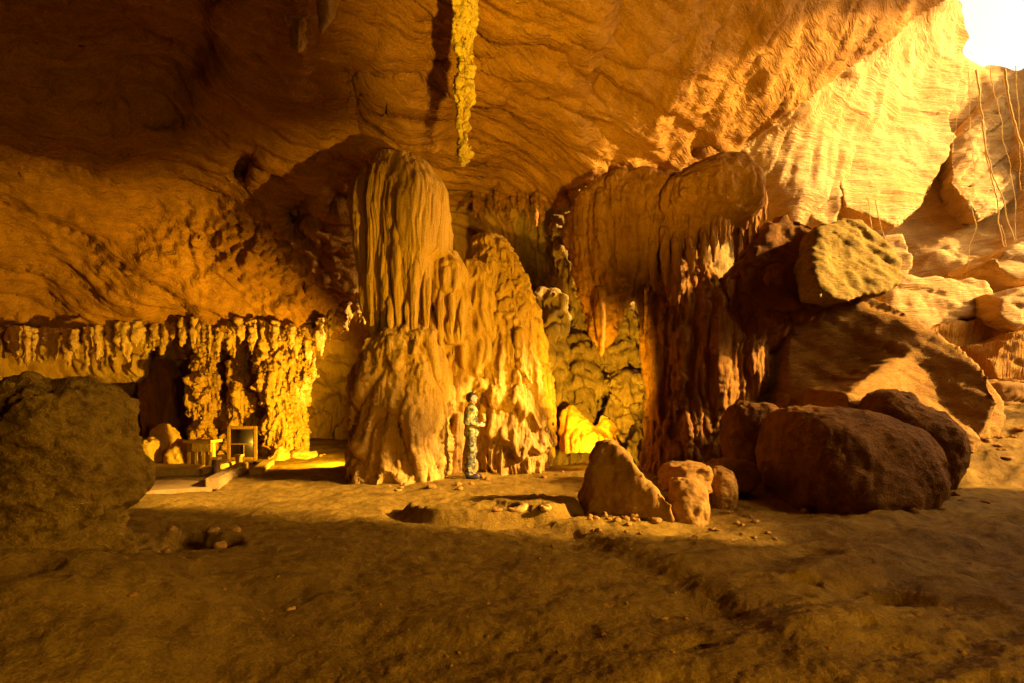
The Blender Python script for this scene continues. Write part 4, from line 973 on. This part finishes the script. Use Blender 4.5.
# unseen, added to block low sky light: hill outside the side mouth
hx, hy = np.meshgrid(np.linspace(30, 90, 60), np.linspace(-60, 110, 120), indexing='ij')
hz = -3 + 26 * sstep(30, 75, hx) + 3.5 * fbm(np.stack([hx * .06, hy * .06, 0 * hx], -1).reshape(-1, 3), 5).reshape(hx.shape)
i = np.arange(59)[:, None] * 120; j = np.arange(119)
put('sky_blocker', (np.stack([hx, hy, hz], -1).reshape(-1, 3), np.stack([i + j, i + 120 + j, i + 121 + j, i + j + 1], -1).reshape(-1, 4)),
    rock('sky_blocker_green', (.07, .085, .02), (.04, .06, .012), None, scale=.2, fine=3, bscale=1), base=(30, 0, -3), kind='structure', label='unseen green slope added outside the side mouth to block low sky light', cat='sky_blocker')
# ------------------------------------------------------------------ light
world = bpy.data.worlds.new('World'); scene.world = world; world.use_nodes = True
nt = world.node_tree; bg = nt.nodes['Background']
sky = nt.nodes.new('ShaderNodeTexSky'); sky.sky_type = 'NISHITA'; sky.sun_disc = False
sky.sun_elevation = SUN_EL; sky.sun_rotation = SUN_AZ
wm_ = nt.nodes.new('ShaderNodeMix'); wm_.data_type = 'RGBA'; wm_.blend_type = 'MULTIPLY'; wm_.inputs['Factor'].default_value = 1
nt.links.new(sky.outputs['Color'], wm_.inputs['A']); wm_.inputs['B'].default_value = (1.0, .78, .50, 1)
nt.links.new(wm_.outputs['Result'], bg.inputs['Color']); bg.inputs['Strength'].default_value = .10; sky.dust_density = 6.0; sky.air_density = .7
sl = bpy.data.lights.new('sun', 'SUN'); sl.energy = 2.9; sl.angle = math.radians(2.0); sl.color = (1, .63, .27)
so = bpy.data.objects.new('sun', sl); COL.objects.link(so)
sd = Vector((math.sin(SUN_AZ) * math.cos(SUN_EL), math.cos(SUN_AZ) * math.cos(SUN_EL), math.sin(SUN_EL)))
so.rotation_euler = sd.to_track_quat('Z', 'Y').to_euler()
pc = at(1115, -85, 18.0); pl = bpy.data.lights.new('sky_portal', 'AREA'); pl.shape = 'RECTANGLE'; pl.size = 14; pl.size_y = 13
pl.cycles.is_portal = True
po = bpy.data.objects.new('sky_portal', pl); COL.objects.link(po); po.location = pc
po.rotation_euler = (Vector(pc) - Vector((2, 8, 1))).to_track_quat('Z', 'Y').to_euler()
pl2 = bpy.data.lights.new('mouth_portal', 'AREA'); pl2.shape = 'RECTANGLE'; pl2.size = 18; pl2.size_y = 16; pl2.cycles.is_portal = True
po2 = bpy.data.objects.new('mouth_portal', pl2); COL.objects.link(po2); po2.location = (19.5, 11, 7.5); po2.rotation_euler = (math.radians(90), 0, math.radians(90))

def spot(name, loc, tgt, watt, size, col=(1, .575, .045), radius=.08, blend=.6):
    l = bpy.data.lights.new(name, 'SPOT'); l.energy = watt; l.color = col; l.spot_size = math.radians(size); l.spot_blend = blend; l.shadow_soft_size = radius
    o = bpy.data.objects.new(name, l); COL.objects.link(o); o.location = loc
    o.rotation_euler = (Vector(loc) - Vector(tgt)).to_track_quat('Z', 'Y').to_euler()
    return o
spot('lamp_back_left', (-3.5, 12.2, .5), (-10, 14.6, 1.9), 560, 106, blend=.7)
spot('lamp_ceiling', (2.0, -.4, .7), (1.9, 10.5, 10.0), 1750, 52, radius=.15, blend=1)
spot('lamp_formation', (wx(597, 11.3), 11.42, .35), (wx(590, 12.4), 12.6, .9), 26, 165)
spot('lamp_column', (5.6, 4.6, .8), (-1.0, 11, 3.6), 1150, 38, radius=.1, blend=.8)
spot('fill_between', (2.0, 9.6, .95), (1.7, 13.6, 3.0), 230, 75)  # added fill with no fixture, brightens the wall between the columns
spot('fill_foreground', (4.2, -1.6, 1.8), (-1.3, 3.8, .1), 240, 84, radius=.25, blend=1)  # added fill from behind the camera, lifts the foreground floor and stump

# ------------------------------------------------------------------ render settings
scene.render.engine = 'CYCLES'
scene.cycles.use_denoising = True; scene.cycles.use_adaptive_sampling = False
scene.cycles.max_bounces = 6; scene.cycles.diffuse_bounces = 3
scene.cycles.sample_clamp_indirect = 8
scene.view_settings.view_transform = 'Standard'; scene.view_settings.look = 'None'
scene.view_settings.exposure = 2.6; scene.view_settings.gamma = 1
